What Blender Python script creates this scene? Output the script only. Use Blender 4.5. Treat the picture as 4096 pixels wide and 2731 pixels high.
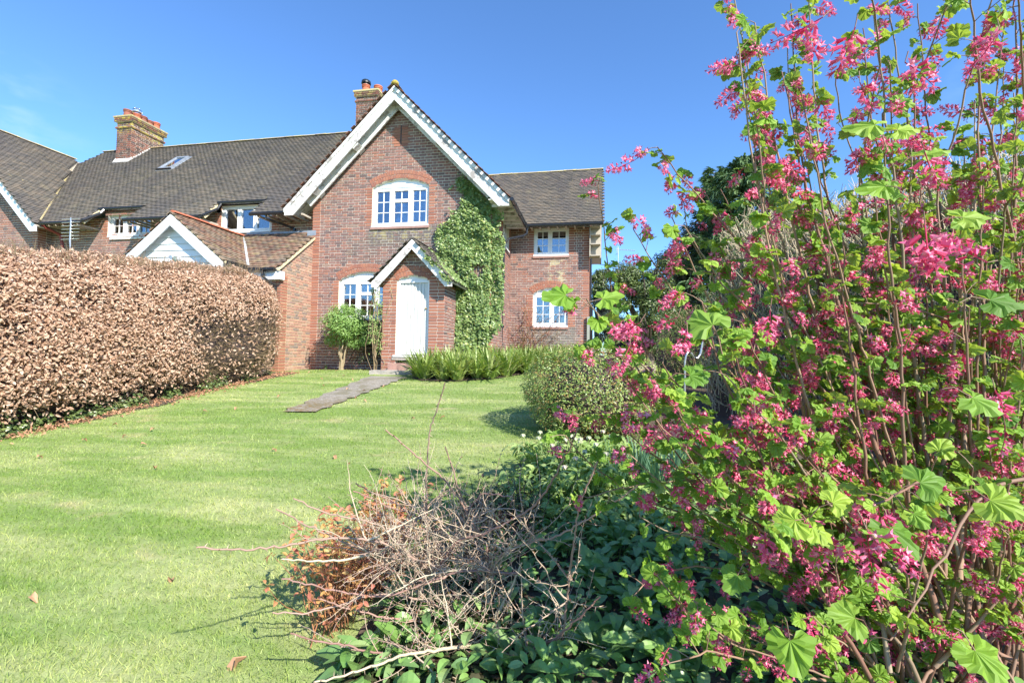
import bpy, math, random
import numpy as np
from math import sin, cos, pi, radians
rng = np.random.default_rng(7); random.seed(7)
SC = bpy.context.scene; COL = SC.collection
for o in list(bpy.data.objects): bpy.data.objects.remove(o)

# ------------------------------------------------------------------ camera
YAW = -.18507; PIT = .03434; ROL = .01747; FPX = 1847.
def house(v):   # survey frame -> house frame (x along the front, y into the house, z up)
    return np.array([v[0]*cos(YAW)+v[1]*sin(YAW), -v[0]*sin(YAW)+v[1]*cos(YAW), v[2]])
_f = np.array([0, cos(PIT), sin(PIT)]); _u = np.array([0, -sin(PIT), cos(PIT)]); _r = np.array([1., 0, 0])
CF = house(_f); CR = house(_r*cos(ROL)+_u*sin(ROL)); CU = house(-_r*sin(ROL)+_u*cos(ROL))
CP = np.array([7.759, -11.370, 1.85])
cam_d = bpy.data.cameras.new('camera'); cam = bpy.data.objects.new('camera', cam_d); COL.objects.link(cam)
cam_d.sensor_width = 36; cam_d.lens = FPX/4096*36; cam_d.clip_start = .05; cam_d.clip_end = 1500
from mathutils import Matrix, Vector
M = Matrix.Identity(4)
for i in range(3):
    M[i][0] = CR[i]; M[i][1] = CU[i]; M[i][2] = -CF[i]; M[i][3] = CP[i]
cam.matrix_world = M
SC.camera = cam

# ------------------------------------------------------------------ light
SUN = np.array([1.16, -1.0, 1.14]); SUN /= np.linalg.norm(SUN)
sun_el = math.asin(SUN[2]); sun_az = math.atan2(SUN[0], SUN[1])      # azimuth clockwise from +Y
w = bpy.data.worlds.new('World'); SC.world = w; w.use_nodes = True
nt = w.node_tree; nt.nodes.clear()
def N(nt, t, **k):
    n = nt.nodes.new(t)
    for a, b in k.items(): setattr(n, a, b)
    return n
out = N(nt, 'ShaderNodeOutputWorld'); bg = N(nt, 'ShaderNodeBackground'); sky = N(nt, 'ShaderNodeTexSky')
sky.sky_type = 'NISHITA'; sky.sun_disc = False; sky.sun_elevation = sun_el; sky.sun_rotation = sun_az
sky.altitude = 1500; sky.air_density = 1.15; sky.dust_density = 0.0; sky.ozone_density = 4.0
bg.inputs['Strength'].default_value = .13
# two faint wisps of cloud
tc = N(nt, 'ShaderNodeTexCoord'); noi = N(nt, 'ShaderNodeTexNoise'); noi.inputs['Scale'].default_value = 9; noi.inputs['Detail'].default_value = 8
mp = N(nt, 'ShaderNodeMapping'); mp.inputs['Scale'].default_value = (1, 1, 2.4)
nt.links.new(tc.outputs['Generated'], mp.inputs['Vector']); nt.links.new(mp.outputs['Vector'], noi.inputs['Vector'])
prev = sky.outputs['Color']
def pixdir(x, y):
    v = CR*(x-2048)/FPX - CU*(y-1365.5)/FPX + CF
    return v/np.linalg.norm(v)
for (px, py, rad) in ((10, 490, .11), (4010, 350, .07)):
    d = pixdir(px, py)
    dist = N(nt, 'ShaderNodeVectorMath', operation='DISTANCE'); dist.inputs[1].default_value = tuple(d)
    nt.links.new(tc.outputs['Generated'], dist.inputs[0])
    mr = N(nt, 'ShaderNodeMapRange'); mr.inputs['From Min'].default_value = 0; mr.inputs['From Max'].default_value = rad
    mr.inputs['To Min'].default_value = 1; mr.inputs['To Max'].default_value = 0
    nt.links.new(dist.outputs['Value'], mr.inputs['Value'])
    m1 = N(nt, 'ShaderNodeMapRange'); m1.inputs['From Min'].default_value = .46; m1.inputs['From Max'].default_value = .75
    nt.links.new(noi.outputs['Fac'], m1.inputs['Value'])
    mu = N(nt, 'ShaderNodeMath', operation='MULTIPLY'); nt.links.new(mr.outputs[0], mu.inputs[0]); nt.links.new(m1.outputs[0], mu.inputs[1])
    mx = N(nt, 'ShaderNodeMixRGB'); mx.inputs['Color2'].default_value = (3.6, 3.9, 4.4, 1)
    nt.links.new(mu.outputs[0], mx.inputs['Fac']); nt.links.new(prev, mx.inputs['Color1']); prev = mx.outputs['Color']
hs = N(nt, 'ShaderNodeMixRGB', blend_type='MULTIPLY'); hs.inputs['Fac'].default_value = 1; hs.inputs['Color2'].default_value = (.72, .96, 1.18, 1); nt.links.new(prev, hs.inputs['Color1'])
nt.links.new(hs.outputs[0], bg.inputs['Color']); nt.links.new(bg.outputs[0], out.inputs[0])
sd = bpy.data.lights.new('sun', 'SUN'); sd.energy = 5.0; sd.angle = radians(.53); sd.color = (1, .94, .83)
sun = bpy.data.objects.new('sun', sd); COL.objects.link(sun)
sun.rotation_euler = Vector(tuple(SUN)).to_track_quat('Z', 'Y').to_euler(); sun.location = (10, -20, 20)
SC.view_settings.view_transform = 'Standard'; SC.view_settings.look = 'None'
SC.view_settings.exposure = 1.0; SC.view_settings.gamma = 1; SC.view_settings.use_curve_mapping = False

# ------------------------------------------------------------------ ground shape and surveying helpers
def ground(u, w_, w0=-1.3, s=.125, k=.4):
    u = np.asarray(u, float); w_ = np.asarray(w_, float)
    t = (w0-w_)/k
    sp = k*np.logaddexp(0, t)
    far = np.clip((sp-11), 0, None); sp = sp-far*.9
    return 1.43+.02*np.clip(u, -14, 12)-s*sp+.015*np.clip(w_, 0, 30)
def at(x, y, dist):             # point seen at pixel (x, y) of the 4096-wide photograph, dist metres along the view axis
    return CP+(CR*(x-2048)/FPX-CU*(y-1365.5)/FPX+CF)*dist
def on_ground(x, y):
    d = CR*(x-2048)/FPX-CU*(y-1365.5)/FPX+CF
    t = .5
    while t < 60:
        P = CP+d*t
        if P[2] < ground(P[0], P[1]): return P
        t += .02
    return P
def project(P):
    K = np.asarray(P)-CP; k = K@CF; ks = np.where(np.abs(k) < 1e-3, 1e-3, k)
    return 2048+FPX*(K@CR)/ks, 1365.5-FPX*(K@CU)/ks, k

# ------------------------------------------------------------------ materials
def srgb(h):
    return tuple((int(h[i:i+2], 16)/255)**2.2 for i in (0, 2, 4))+(1,)
def newmat(name):
    m = bpy.data.materials.new(name); m.use_nodes = True; t = m.node_tree; t.nodes.clear()
    o = N(t, 'ShaderNodeOutputMaterial'); b = N(t, 'ShaderNodeBsdfPrincipled'); t.links.new(b.outputs[0], o.inputs[0])
    return m, t, b, o
def ramp(t, cols, fac):
    r = N(t, 'ShaderNodeValToRGB'); e = r.color_ramp.elements
    while len(e) < len(cols): e.new(.5)
    for i, c in enumerate(cols):
        e[i].position = i/(len(cols)-1) if len(cols) > 1 else 0; e[i].color = tuple(c)+((1,) if len(c) == 3 else ())
    t.links.new(fac, r.inputs[0]); return r.outputs[0]
def rnd(t):      # a random number for each loose piece, in joined meshes and in single objects alike
    g = N(t, 'ShaderNodeNewGeometry'); i = N(t, 'ShaderNodeObjectInfo')
    a = N(t, 'ShaderNodeMath', operation='ADD'); t.links.new(g.outputs['Random Per Island'], a.inputs[0]); t.links.new(i.outputs['Random'], a.inputs[1])
    f = N(t, 'ShaderNodeMath', operation='FRACT'); t.links.new(a.outputs[0], f.inputs[0]); return f.outputs[0]
def noise(t, scale, detail=4, stretch=None, rough=.6, lo=None, hi=None, vec=None):
    g = N(t, 'ShaderNodeNewGeometry'); n = N(t, 'ShaderNodeTexNoise')
    n.inputs['Scale'].default_value = scale; n.inputs['Detail'].default_value = detail; n.inputs['Roughness'].default_value = rough
    v = g.outputs['Position']
    if stretch:
        m = N(t, 'ShaderNodeMapping'); m.inputs['Scale'].default_value = stretch[:3]
        if len(stretch) > 3: m.inputs['Rotation'].default_value = (0, 0, stretch[3])
        t.links.new(v, m.inputs['Vector']); v = m.outputs[0]
    t.links.new(v, n.inputs['Vector']); o = n.outputs['Fac']
    if lo is not None:
        r = N(t, 'ShaderNodeMapRange'); r.inputs['From Min'].default_value = lo; r.inputs['From Max'].default_value = hi
        t.links.new(o, r.inputs['Value']); o = r.outputs[0]
    return o
def mix(t, fac, a, b, mode='MIX'):
    m = N(t, 'ShaderNodeMixRGB', blend_type=mode)
    for s, v in ((m.inputs['Fac'], fac), (m.inputs['Color1'], a), (m.inputs['Color2'], b)):
        if isinstance(v, (int, float)): s.default_value = v
        elif isinstance(v, tuple): s.default_value = v if len(v) == 4 else v+(1,)
        else: t.links.new(v, s)
    return m.outputs[0]
def math_(t, op, a, b=0):
    m = N(t, 'ShaderNodeMath', operation=op)
    for s, v in ((m.inputs[0], a), (m.inputs[1], b)):
        if isinstance(v, (int, float)): s.default_value = v
        else: t.links.new(v, s)
    return m.outputs[0]
def bump(t, b, h, strength, dist):
    n = N(t, 'ShaderNodeBump'); n.inputs['Strength'].default_value = strength; n.inputs['Distance'].default_value = dist
    t.links.new(h, n.inputs['Height']); t.links.new(n.outputs[0], b.inputs['Normal'])
def boxmask(t, x0, x1, z0, z1, y0=-5, y1=5, soft=.15):      # 1 inside a box of the wall (stains that stay where they are)
    g = N(t, 'ShaderNodeNewGeometry'); s = N(t, 'ShaderNodeSeparateXYZ'); t.links.new(g.outputs['Position'], s.inputs[0])
    res = None
    for o, a, b in ((0, x0, x1), (2, z0, z1), (1, y0, y1)):
        c, hw = (a+b)/2, (b-a)/2
        d = math_(t, 'ABSOLUTE', math_(t, 'SUBTRACT', s.outputs[o], c))
        m = N(t, 'ShaderNodeMapRange'); m.inputs['From Min'].default_value = hw+soft*.5; m.inputs['From Max'].default_value = hw-soft*.5
        t.links.new(d, m.inputs['Value']); res = m.outputs[0] if res is None else math_(t, 'MULTIPLY', res, m.outputs[0])
    return res
MAT = {}
def plain(name, col, rough=.6, metal=0, spec=.5, var=.12, nscale=6, bumpd=0, bscale=60):
    m, t, b, o = newmat(name)
    c = tuple(col[:3])
    n = noise(t, nscale, 5)
    lo = tuple(max(0, x*(1-var*2)) for x in c); hi = tuple(min(1, x*(1+var)) for x in c)
    t.links.new(ramp(t, [lo, c, hi], n), b.inputs['Base Color'])
    b.inputs['Roughness'].default_value = rough; b.inputs['Metallic'].default_value = metal; b.inputs['Specular IOR Level'].default_value = spec
    if bumpd: bump(t, b, noise(t, bscale, 6), .6, bumpd)
    MAT[name] = m; return m
def pieces(name, cols, rough=.85, grain=.25, gscale=30, stains=None, bd=.002, spec=.3):
    m, t, b, o = newmat(name)
    c = ramp(t, cols, rnd(t))
    g = noise(t, gscale, 6, rough=.7)
    c = mix(t, grain, c, ramp(t, [(.25, .25, .25), (1, 1, 1)], g), 'MULTIPLY')
    big = noise(t, .9, 4)
    c = mix(t, .35, c, ramp(t, [(.55, .5, .48), (1.0, 1, 1)], big), 'MULTIPLY')
    for f in (stains or []): c = f(t, c)
    t.links.new(c, b.inputs['Base Color']); b.inputs['Roughness'].default_value = rough; b.inputs['Specular IOR Level'].default_value = spec
    bump(t, b, g, .8, bd); MAT[name] = m; return m
def leafmat(name, cols, trans=.35, tcol=(1.3, 1.25, .5), rough=.5, spec=.4, back=None):
    m, t, b, o = newmat(name)
    c = ramp(t, cols, rnd(t)); c = mix(t, .35, c, ramp(t, [(.5, .5, .5), (1.25, 1.25, 1.2)], noise(t, 45, 3)), 'MULTIPLY')
    if back:
        g = N(t, 'ShaderNodeNewGeometry'); c = mix(t, g.outputs['Backfacing'], c, mix(t, .6, c, back))
    t.links.new(c, b.inputs['Base Color']); b.inputs['Roughness'].default_value = rough; b.inputs['Specular IOR Level'].default_value = spec
    if trans:
        tr = N(t, 'ShaderNodeBsdfTranslucent'); t.links.new(mix(t, 1, c, tcol, 'MULTIPLY'), tr.inputs['Color'])
        ms = N(t, 'ShaderNodeMixShader'); ms.inputs[0].default_value = trans
        t.links.new(b.outputs[0], ms.inputs[1]); t.links.new(tr.outputs[0], ms.inputs[2]); t.links.new(ms.outputs[0], o.inputs[0])
    MAT[name] = m; return m
def lichen(x0, x1, z0, z1, col, thr=(.5, .62), sc=7, y0=-5, y1=9, stretch=(1, 1, 1.6), amt=.8):
    def f(t, c):
        return mix(t, math_(t, 'MULTIPLY', math_(t, 'MULTIPLY', boxmask(t, x0, x1, z0, z1, y0, y1), noise(t, sc, 5, stretch, lo=thr[0], hi=thr[1])), amt), c, col)
    return f
GREY = (.135, .12, .11)
wallstain = [lichen(1.6, 3.6, 4.75, 5.25, GREY, (.3, .45), 4, -.5, .5, amt=.75), lichen(1.7, 3.45, 4.85, 5.2, (.33, .28, .13), (.5, .56), 5, -.5, .5),
             lichen(1.0, 3.6, 4.3, 5.0, (.15, .11, .09), (.38, .6), 3, -.5, .5, amt=.6),
             lichen(6.25, 6.75, 4.0, 4.85, (.46, .40, .24), (.49, .53), 4.5, 2.2, 2.9), lichen(5.6, 7.1, 2.2, 2.8, (.19, .17, .145), (.3, .45), 4, 2.2, 2.9, amt=.85)]
pieces('brown_brick', [(.15, .11, .105), (.31, .165, .135), (.37, .18, .135), (.25, .15, .135), (.34, .20, .165), (.2, .135, .125), (.39, .185, .13), (.30, .17, .15), (.33, .23, .18)], stains=wallstain)
pieces('red_brick', [(.36, .15, .10), (.41, .175, .115), (.33, .14, .10), (.38, .18, .125), (.43, .19, .12)], grain=.2)
pieces('orange_brick', [(.48, .15, .065), (.40, .12, .06), (.52, .2, .09), (.34, .13, .08), (.22, .18, .15)], grain=.2)
pieces('extension_brick', [(.42, .24, .18), (.47, .28, .21), (.38, .21, .165), (.50, .33, .25), (.36, .27, .21), (.25, .2, .18), (.44, .25, .19)], grain=.2)
pieces('chimney_brick', [(.12, .075, .06), (.2, .10, .075), (.28, .11, .07), (.1, .07, .06), (.22, .13, .09)],
       stains=[lichen(-12, -10, 10.3, 11.5, (.42, .34, .06), (.5, .56), 6), lichen(-2, 1, 11.3, 12, (.3, .26, .1), (.5, .58), 6)])
m, t, b, o = newmat('mortar'); t.links.new(ramp(t, [(.58, .53, .44), (.74, .68, .57), (.80, .75, .65)], noise(t, 14, 5)), b.inputs['Base Color']); b.inputs['Roughness'].default_value = .95; MAT['mortar'] = m
m, t, b, o = newmat('yellow_mortar'); t.links.new(ramp(t, [(.50, .41, .24), (.66, .55, .34), (.72, .62, .4)], noise(t, 14, 5)), b.inputs['Base Color']); b.inputs['Roughness'].default_value = .95; MAT['yellow_mortar'] = m
def rooflichen(t, c):
    c = mix(t, noise(t, .8, 6, (1.2, .6, .6, .5), .65, .42, .62), c, mix(t, .55, c, (.075, .07, .075)))
    c = mix(t, noise(t, 1.6, 6, (1, 1, .5), lo=.58, hi=.85), c, (.22, .19, .12))
    c = mix(t, noise(t, 7, 6, (2.0, 1, 1), lo=.66, hi=.71), c, (.38, .31, .12))
    return mix(t, noise(t, 13, 4, lo=.7, hi=.74), c, (.45, .44, .4))
pieces('roof_tile', [(.105, .098, .085), (.155, .138, .115), (.19, .16, .125), (.13, .122, .105), (.21, .172, .13), (.165, .148, .12)], stains=[rooflichen], bd=.003)
pieces('verge_tile', [(.2, .09, .06), (.27, .12, .08), (.17, .09, .065), (.22, .12, .085)], grain=.3)
pieces('new_tile', [(.27, .15, .105), (.18, .11, .085), (.33, .2, .13), (.24, .17, .12), (.13, .10, .085), (.31, .23, .16), (.2, .17, .13)], stains=[lambda t, c: mix(t, noise(t, 4, 6, lo=.55, hi=.75), c, (.3, .24, .12))])
pieces('ridge_tile', [(.40, .32, .19), (.50, .39, .2), (.34, .28, .19), (.56, .47, .26)], stains=[lambda t, c: mix(t, noise(t, 6, 6, lo=.5, hi=.6), c, (.48, .40, .16))])
pieces('terracotta', [(.52, .17, .09), (.47, .15, .085), (.56, .2, .11)], grain=.15)
pieces('old_pot', [(.3, .12, .08), (.38, .14, .09), (.24, .10, .08)], grain=.3)
m, t, b, o = newmat('weathered_white')
n1 = noise(t, 7, 9, (.35, 1, .35), rough=.8, lo=.5, hi=.58)
t.links.new(mix(t, n1, (.74, .74, .72), mix(t, noise(t, 30, 4), (.20, .18, .17), (.42, .38, .35))), b.inputs['Base Color']); b.inputs['Roughness'].default_value = .75; bump(t, b, n1, -.5, .003); MAT['weathered_white'] = m
m, t, b, o = newmat('door_paint')
n1 = noise(t, 16, 8, (1.6, 1, .22), rough=.75, lo=.58, hi=.63)
t.links.new(mix(t, n1, mix(t, noise(t, 5, 5), (.54, .55, .52), (.70, .70, .68)), (.40, .36, .3)), b.inputs['Base Color']); b.inputs['Roughness'].default_value = .55; bump(t, b, n1, -.4, .002); MAT['door_paint'] = m
m, t, b, o = newmat('red_white_paint')
n1 = noise(t, 9, 8, (1, 1, .5), rough=.75, lo=.53, hi=.62)
t.links.new(mix(t, n1, (.68, .66, .63), (.40, .14, .12)), b.inputs['Base Color']); b.inputs['Roughness'].default_value = .7; MAT['red_white_paint'] = m
plain('white_plastic', (.80, .81, .82), .3, var=.03); plain('white_board', (.78, .79, .8), .45, var=.04)
plain('black_plastic', (.018, .019, .021), .25, var=.2); plain('lead', (.27, .30, .34), .5, .2, var=.25); plain('pale_lead', (.45, .47, .48), .6, var=.2)
plain('red_pipe', (.26, .05, .045), .6, var=.3); plain('wood_soffit', (.42, .37, .3), .8, var=.25)
plain('verge_mortar', (.60, .5, .31), .95, var=.2, nscale=14, bumpd=.006, bscale=25)
plain('cement', (.62, .61, .58), .95, var=.2, nscale=12); plain('steel', (.62, .64, .66), .3, 1, var=.1); plain('alu', (.6, .6, .6), .35, .8, var=.1)
plain('grey_stone', (.36, .33, .29), .95, var=.35, nscale=9, bumpd=.01, bscale=30)
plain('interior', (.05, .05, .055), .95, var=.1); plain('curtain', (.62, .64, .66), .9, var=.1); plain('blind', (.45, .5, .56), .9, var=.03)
plain('brass', (.4, .3, .12), .4, .9); plain('green_board', (.30, .32, .27), .8, var=.15); plain('sill_brick', (.34, .2, .165), .9, var=.25, nscale=16)
plain('moss', (.36, .28, .05), .95, var=.4, nscale=20, bumpd=.02)
m, t, b, o = newmat('glass')
b.inputs['Base Color'].default_value = (.9, .95, 1, 1); b.inputs['Roughness'].default_value = .015; b.inputs['Transmission Weight'].default_value = 1; b.inputs['IOR'].default_value = 1.01
gl = N(t, 'ShaderNodeBsdfGlossy'); gl.inputs['Roughness'].default_value = .012; gl.inputs['Color'].default_value = (.95, .97, 1, 1)
tb = N(t, 'ShaderNodeBsdfTransparent'); tb.inputs['Color'].default_value = (.75, .8, .84, 1)
fr = N(t, 'ShaderNodeFresnel'); fr.inputs['IOR'].default_value = 2.0
wv = N(t, 'ShaderNodeBump'); wv.inputs['Strength'].default_value = .15; wv.inputs['Distance'].default_value = .004; t.links.new(noise(t, 3.5, 2), wv.inputs['Height']); t.links.new(wv.outputs[0], gl.inputs['Normal'])
ms = N(t, 'ShaderNodeMixShader'); t.links.new(math_(t, 'MINIMUM', math_(t, 'MULTIPLY', fr.outputs[0], 2.0), .9), ms.inputs[0]); t.links.new(tb.outputs[0], ms.inputs[1]); t.links.new(gl.outputs[0], ms.inputs[2]); t.links.new(ms.outputs[0], o.inputs[0]); t.nodes.remove(b); MAT['glass'] = m
# plants
leafmat('beech_leaf', [(.57, .375, .26), (.66, .47, .345), (.50, .31, .205), (.74, .58, .46), (.38, .235, .15), (.62, .42, .30), (.70, .53, .40)], .25, (1.1, .9, .7), .55, .35)
leafmat('dead_leaf', [(.40, .2, .11), (.5, .29, .17), (.3, .15, .09)], .1, (1, .9, .7), .7)
leafmat('ivy_leaf', [(.10, .18, .05), (.17, .27, .075), (.25, .36, .12), (.13, .22, .06), (.33, .42, .17), (.2, .3, .09), (.48, .5, .16)], .25, (1.2, 1.2, .5), .38, .6)
leafmat('ribes_leaf', [(.11, .24, .035), (.2, .37, .045), (.30, .48, .06), (.15, .30, .05), (.38, .54, .08), (.24, .42, .07)], .42, (1.35, 1.25, .35), .55, .35, back=(.32, .42, .2))
leafmat('pink_petal', [(.80, .11, .27), (.86, .20, .37), (.72, .06, .19), (.90, .34, .49), (.80, .13, .32)], .35, (1.15, .8, .95), .5, .3)
leafmat('pink_heart', [(.90, .50, .56), (.88, .38, .48)], .3, (1.1, .9, .95), .5)
leafmat('red_bud', [(.48, .03, .09), (.60, .05, .13)], .2, (1.1, .8, .9), .5)
leafmat('bed_leaf', [(.12, .25, .06), (.18, .33, .08), (.24, .41, .11), (.15, .28, .10), (.34, .47, .18)], .25, (1.2, 1.25, .45), .38, .55)
leafmat('pale_leaf', [(.28, .42, .12), (.36, .50, .16), (.44, .54, .22), (.22, .36, .09)], .35, (1.2, 1.2, .5), .5)
leafmat('hellebore_petal', [(.60, .66, .42), (.68, .70, .5), (.62, .5, .45)], .3, (1, 1, .8), .6)
leafmat('strap_leaf', [(.17, .27, .05), (.27, .38, .09), (.38, .46, .15), (.22, .32, .08), (.52, .52, .26)], .28, (1.2, 1.2, .45), .38, .5)
leafmat('daffodil_leaf', [(.07, .17, .10), (.11, .23, .14), (.16, .29, .18)], .25, (1, 1.2, .7), .4)
leafmat('yellow_petal', [(.85, .60, .02), (.8, .5, .02)], .3)
leafmat('shrub_leaf', [(.15, .28, .06), (.23, .38, .09), (.33, .48, .16), (.18, .31, .08)], .35, (1.2, 1.2, .5), .45)
leafmat('box_leaf', [(.12, .2, .04), (.18, .28, .055), (.25, .35, .08), (.33, .42, .12), (.34, .22, .07), (.10, .17, .03)], .25, (1.2, 1.2, .5), .35, .6)
leafmat('orange_leaf', [(.60, .30, .11), (.68, .42, .15), (.56, .2, .14), (.64, .28, .18), (.66, .50, .18)], .38, (1.2, 1, .6), .5)
leafmat('dark_leaf', [(.03, .055, .02), (.05, .09, .03), (.09, .05, .04)], .2)
leafmat('conifer_leaf', [(.10, .18, .07), (.14, .23, .09), (.19, .29, .12)], .1, (1, 1, .6), .6)
leafmat('holly_leaf', [(.05, .085, .025), (.085, .135, .035), (.12, .17, .05), (.19, .24, .075)], .15, (1, 1, .5), .35, .6)
leafmat('spruce_leaf', [(.03, .05, .045), (.05, .08, .07)], .1)
leafmat('bamboo_leaf', [(.08, .14, .03), (.13, .2, .05), (.2, .27, .08)], .25)
leafmat('bud_leaf', [(.26, .35, .12), (.36, .45, .2), (.2, .3, .08)], .3)
leafmat('rose_leaf', [(.24, .06, .05), (.3, .12, .06), (.2, .16, .05), (.35, .2, .1)], .3, (1.1, .9, .7))
def bark(name, cols, sc=30, stretch=(1, 1, .2)):
    m, t, b, o = newmat(name); n_ = noise(t, sc, 6, stretch)
    t.links.new(mix(t, .4, ramp(t, cols, rnd(t)), ramp(t, [(.35, .35, .35), (1.3, 1.3, 1.3)], n_), 'MULTIPLY'), b.inputs['Base Color']); b.inputs['Roughness'].default_value = .7
    bump(t, b, n_, .6, .002); MAT[name] = m
bark('ribes_stem', [(.22, .11, .075), (.30, .18, .12), (.38, .26, .17), (.17, .085, .06)]); bark('ribes_old', [(.30, .24, .16), (.24, .17, .11), (.36, .29, .2)])
bark('thorn_branch', [(.52, .44, .27), (.46, .34, .22), (.58, .51, .36), (.40, .26, .18)]); bark('thorn_twig', [(.40, .27, .21), (.54, .42, .30), (.30, .19, .16), (.62, .53, .38), (.48, .36, .28)])
bark('thorn_tip', [(.26, .14, .12), (.34, .2, .16), (.40, .27, .21)]); bark('hedge_twig', [(.28, .2, .11), (.20, .14, .08), (.36, .27, .15)]); bark('pale_twig', [(.50, .40, .26), (.58, .48, .34), (.40, .31, .2)])
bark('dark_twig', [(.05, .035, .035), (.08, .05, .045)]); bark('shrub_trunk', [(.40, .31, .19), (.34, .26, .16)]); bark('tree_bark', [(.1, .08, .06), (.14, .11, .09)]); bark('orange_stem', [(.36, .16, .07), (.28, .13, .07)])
# ground materials
def lawncol(t):
    streak = noise(t, 1.5, 5, (.38, 1.9, 1, radians(12)), .62, .42, .68)
    patch = noise(t, 1.1, 5, None, .6, .42, .64)
    fine = noise(t, 16, 5, None, .7, .35, .7)
    c = mix(t, streak, (.20, .30, .06), (.47, .49, .22))
    c = mix(t, math_(t, 'MULTIPLY', patch, .4), c, (.21, .32, .09))
    c = mix(t, math_(t, 'MULTIPLY', noise(t, 2.6, 6, (.6, 1.3, 1), .6, .60, .72), .55), c, (.50, .42, .24))
    return c, fine
m, t, b, o = newmat('lawn_soil'); c, fine = lawncol(t)
t.links.new(mix(t, fine, mix(t, .45, c, (.10, .12, .04)), c), b.inputs['Base Color']); b.inputs['Roughness'].default_value = .95; bump(t, b, noise(t, 90, 5), .8, .012); MAT['lawn_soil'] = m
m, t, b, o = newmat('grass_blade'); c, fine = lawncol(t)
c = mix(t, .65, c, ramp(t, [(.40, .58, .30), (.8, .95, .55), (1.2, 1.25, 1), (1.6, 1.45, 1.2), (1.0, 1.05, .8)], rnd(t)), 'MULTIPLY')
t.links.new(c, b.inputs['Base Color']); b.inputs['Roughness'].default_value = .5
tr = N(t, 'ShaderNodeBsdfTranslucent'); t.links.new(c, tr.inputs[0]); ms = N(t, 'ShaderNodeMixShader'); ms.inputs[0].default_value = .3
t.links.new(b.outputs[0], ms.inputs[1]); t.links.new(tr.outputs[0], ms.inputs[2]); t.links.new(ms.outputs[0], o.inputs[0]); MAT['grass_blade'] = m
m, t, b, o = newmat('bed_soil'); t.links.new(ramp(t, [(.05, .035, .025), (.11, .08, .055), (.18, .13, .09)], noise(t, 22, 7)), b.inputs['Base Color']); b.inputs['Roughness'].default_value = 1; bump(t, b, noise(t, 40, 6), 1, .03); MAT['bed_soil'] = m
m, t, b, o = newmat('path_tar')
c = mix(t, noise(t, 60, 3, lo=.45, hi=.7), (.19, .17, .14), (.46, .42, .35)); c = mix(t, noise(t, 5, 6, lo=.45, hi=.7), c, (.30, .27, .22)); c = mix(t, noise(t, 24, 5, lo=.60, hi=.66), c, (.55, .53, .48)); c = mix(t, noise(t, 3, 6, lo=.5, hi=.6), c, (.20, .18, .12))
g = N(t, 'ShaderNodeNewGeometry'); s_ = N(t, 'ShaderNodeSeparateXYZ'); t.links.new(g.outputs['Position'], s_.inputs[0])
nr = N(t, 'ShaderNodeMapRange'); nr.inputs['From Min'].default_value = -4.2; nr.inputs['From Max'].default_value = -5.0; t.links.new(s_.outputs[1], nr.inputs['Value'])
c = mix(t, math_(t, 'MULTIPLY', nr.outputs[0], noise(t, 14, 6, (1, 2, 1), lo=.45, hi=.55)), c, (.19, .13, .05))
t.links.new(c, b.inputs['Base Color']); b.inputs['Roughness'].default_value = .95; bump(t, b, noise(t, 45, 6), 1, .015); MAT['path_tar'] = m
plain('paving', (.50, .42, .29), .9, var=.2, nscale=3)

# ------------------------------------------------------------------ object helpers
def link(o, parent=None):
    COL.objects.link(o)
    if parent is not None: o.parent = parent
    return o
def thing(name, label, cat, base=(0, 0, 0), group=None):
    o = bpy.data.objects.new(name, None); link(o); o.location = tuple(float(v) for v in base); o.empty_display_size = .2
    o['label'] = label; o['category'] = cat
    if group: o['group'] = group
    return o
def worldloc(o):
    v = np.zeros(3)
    while o is not None: v = v+np.array(o.location); o = o.parent
    return v
def mesh_np(name, V, F, mats, mi=None, smooth=False):
    me = bpy.data.meshes.new(name); V = np.asarray(V, np.float32); F = np.asarray(F, np.int32); k = F.shape[1]
    me.vertices.add(len(V)); me.vertices.foreach_set('co', V.ravel())
    me.loops.add(F.size); me.loops.foreach_set('vertex_index', F.ravel())
    me.polygons.add(len(F)); me.polygons.foreach_set('loop_start', np.arange(len(F), dtype=np.int32)*k)
    try: me.polygons.foreach_set('loop_total', np.full(len(F), k, np.int32))
    except Exception: pass
    for m_ in mats: me.materials.append(MAT[m_])
    if mi is not None: me.polygons.foreach_set('material_index', np.asarray(mi, np.int32))
    me.polygons.foreach_set('use_smooth', np.full(len(F), smooth, bool))
    me.update(calc_edges=True); return me
def put(name, V, F, mats, parent=None, mi=None, smooth=False, kind=None, label=None, cat=None, group=None):
    """V in world coordinates"""
    if isinstance(mats, str): mats = [mats]
    V = np.asarray(V, float)
    if parent is not None: V = V-worldloc(parent)
    off = np.zeros(3)
    if parent is None and kind != 'structure':
        off = np.array([(V[:, 0].min()+V[:, 0].max())/2, (V[:, 1].min()+V[:, 1].max())/2, V[:, 2].min()]); V = V-off
    o = bpy.data.objects.new(name, mesh_np(name, V, F, mats, mi, smooth)); link(o, parent); o.location = tuple(off)
    if kind: o['kind'] = kind
    if label: o['label'] = label
    if cat: o['category'] = cat
    if group: o['group'] = group
    return o
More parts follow.
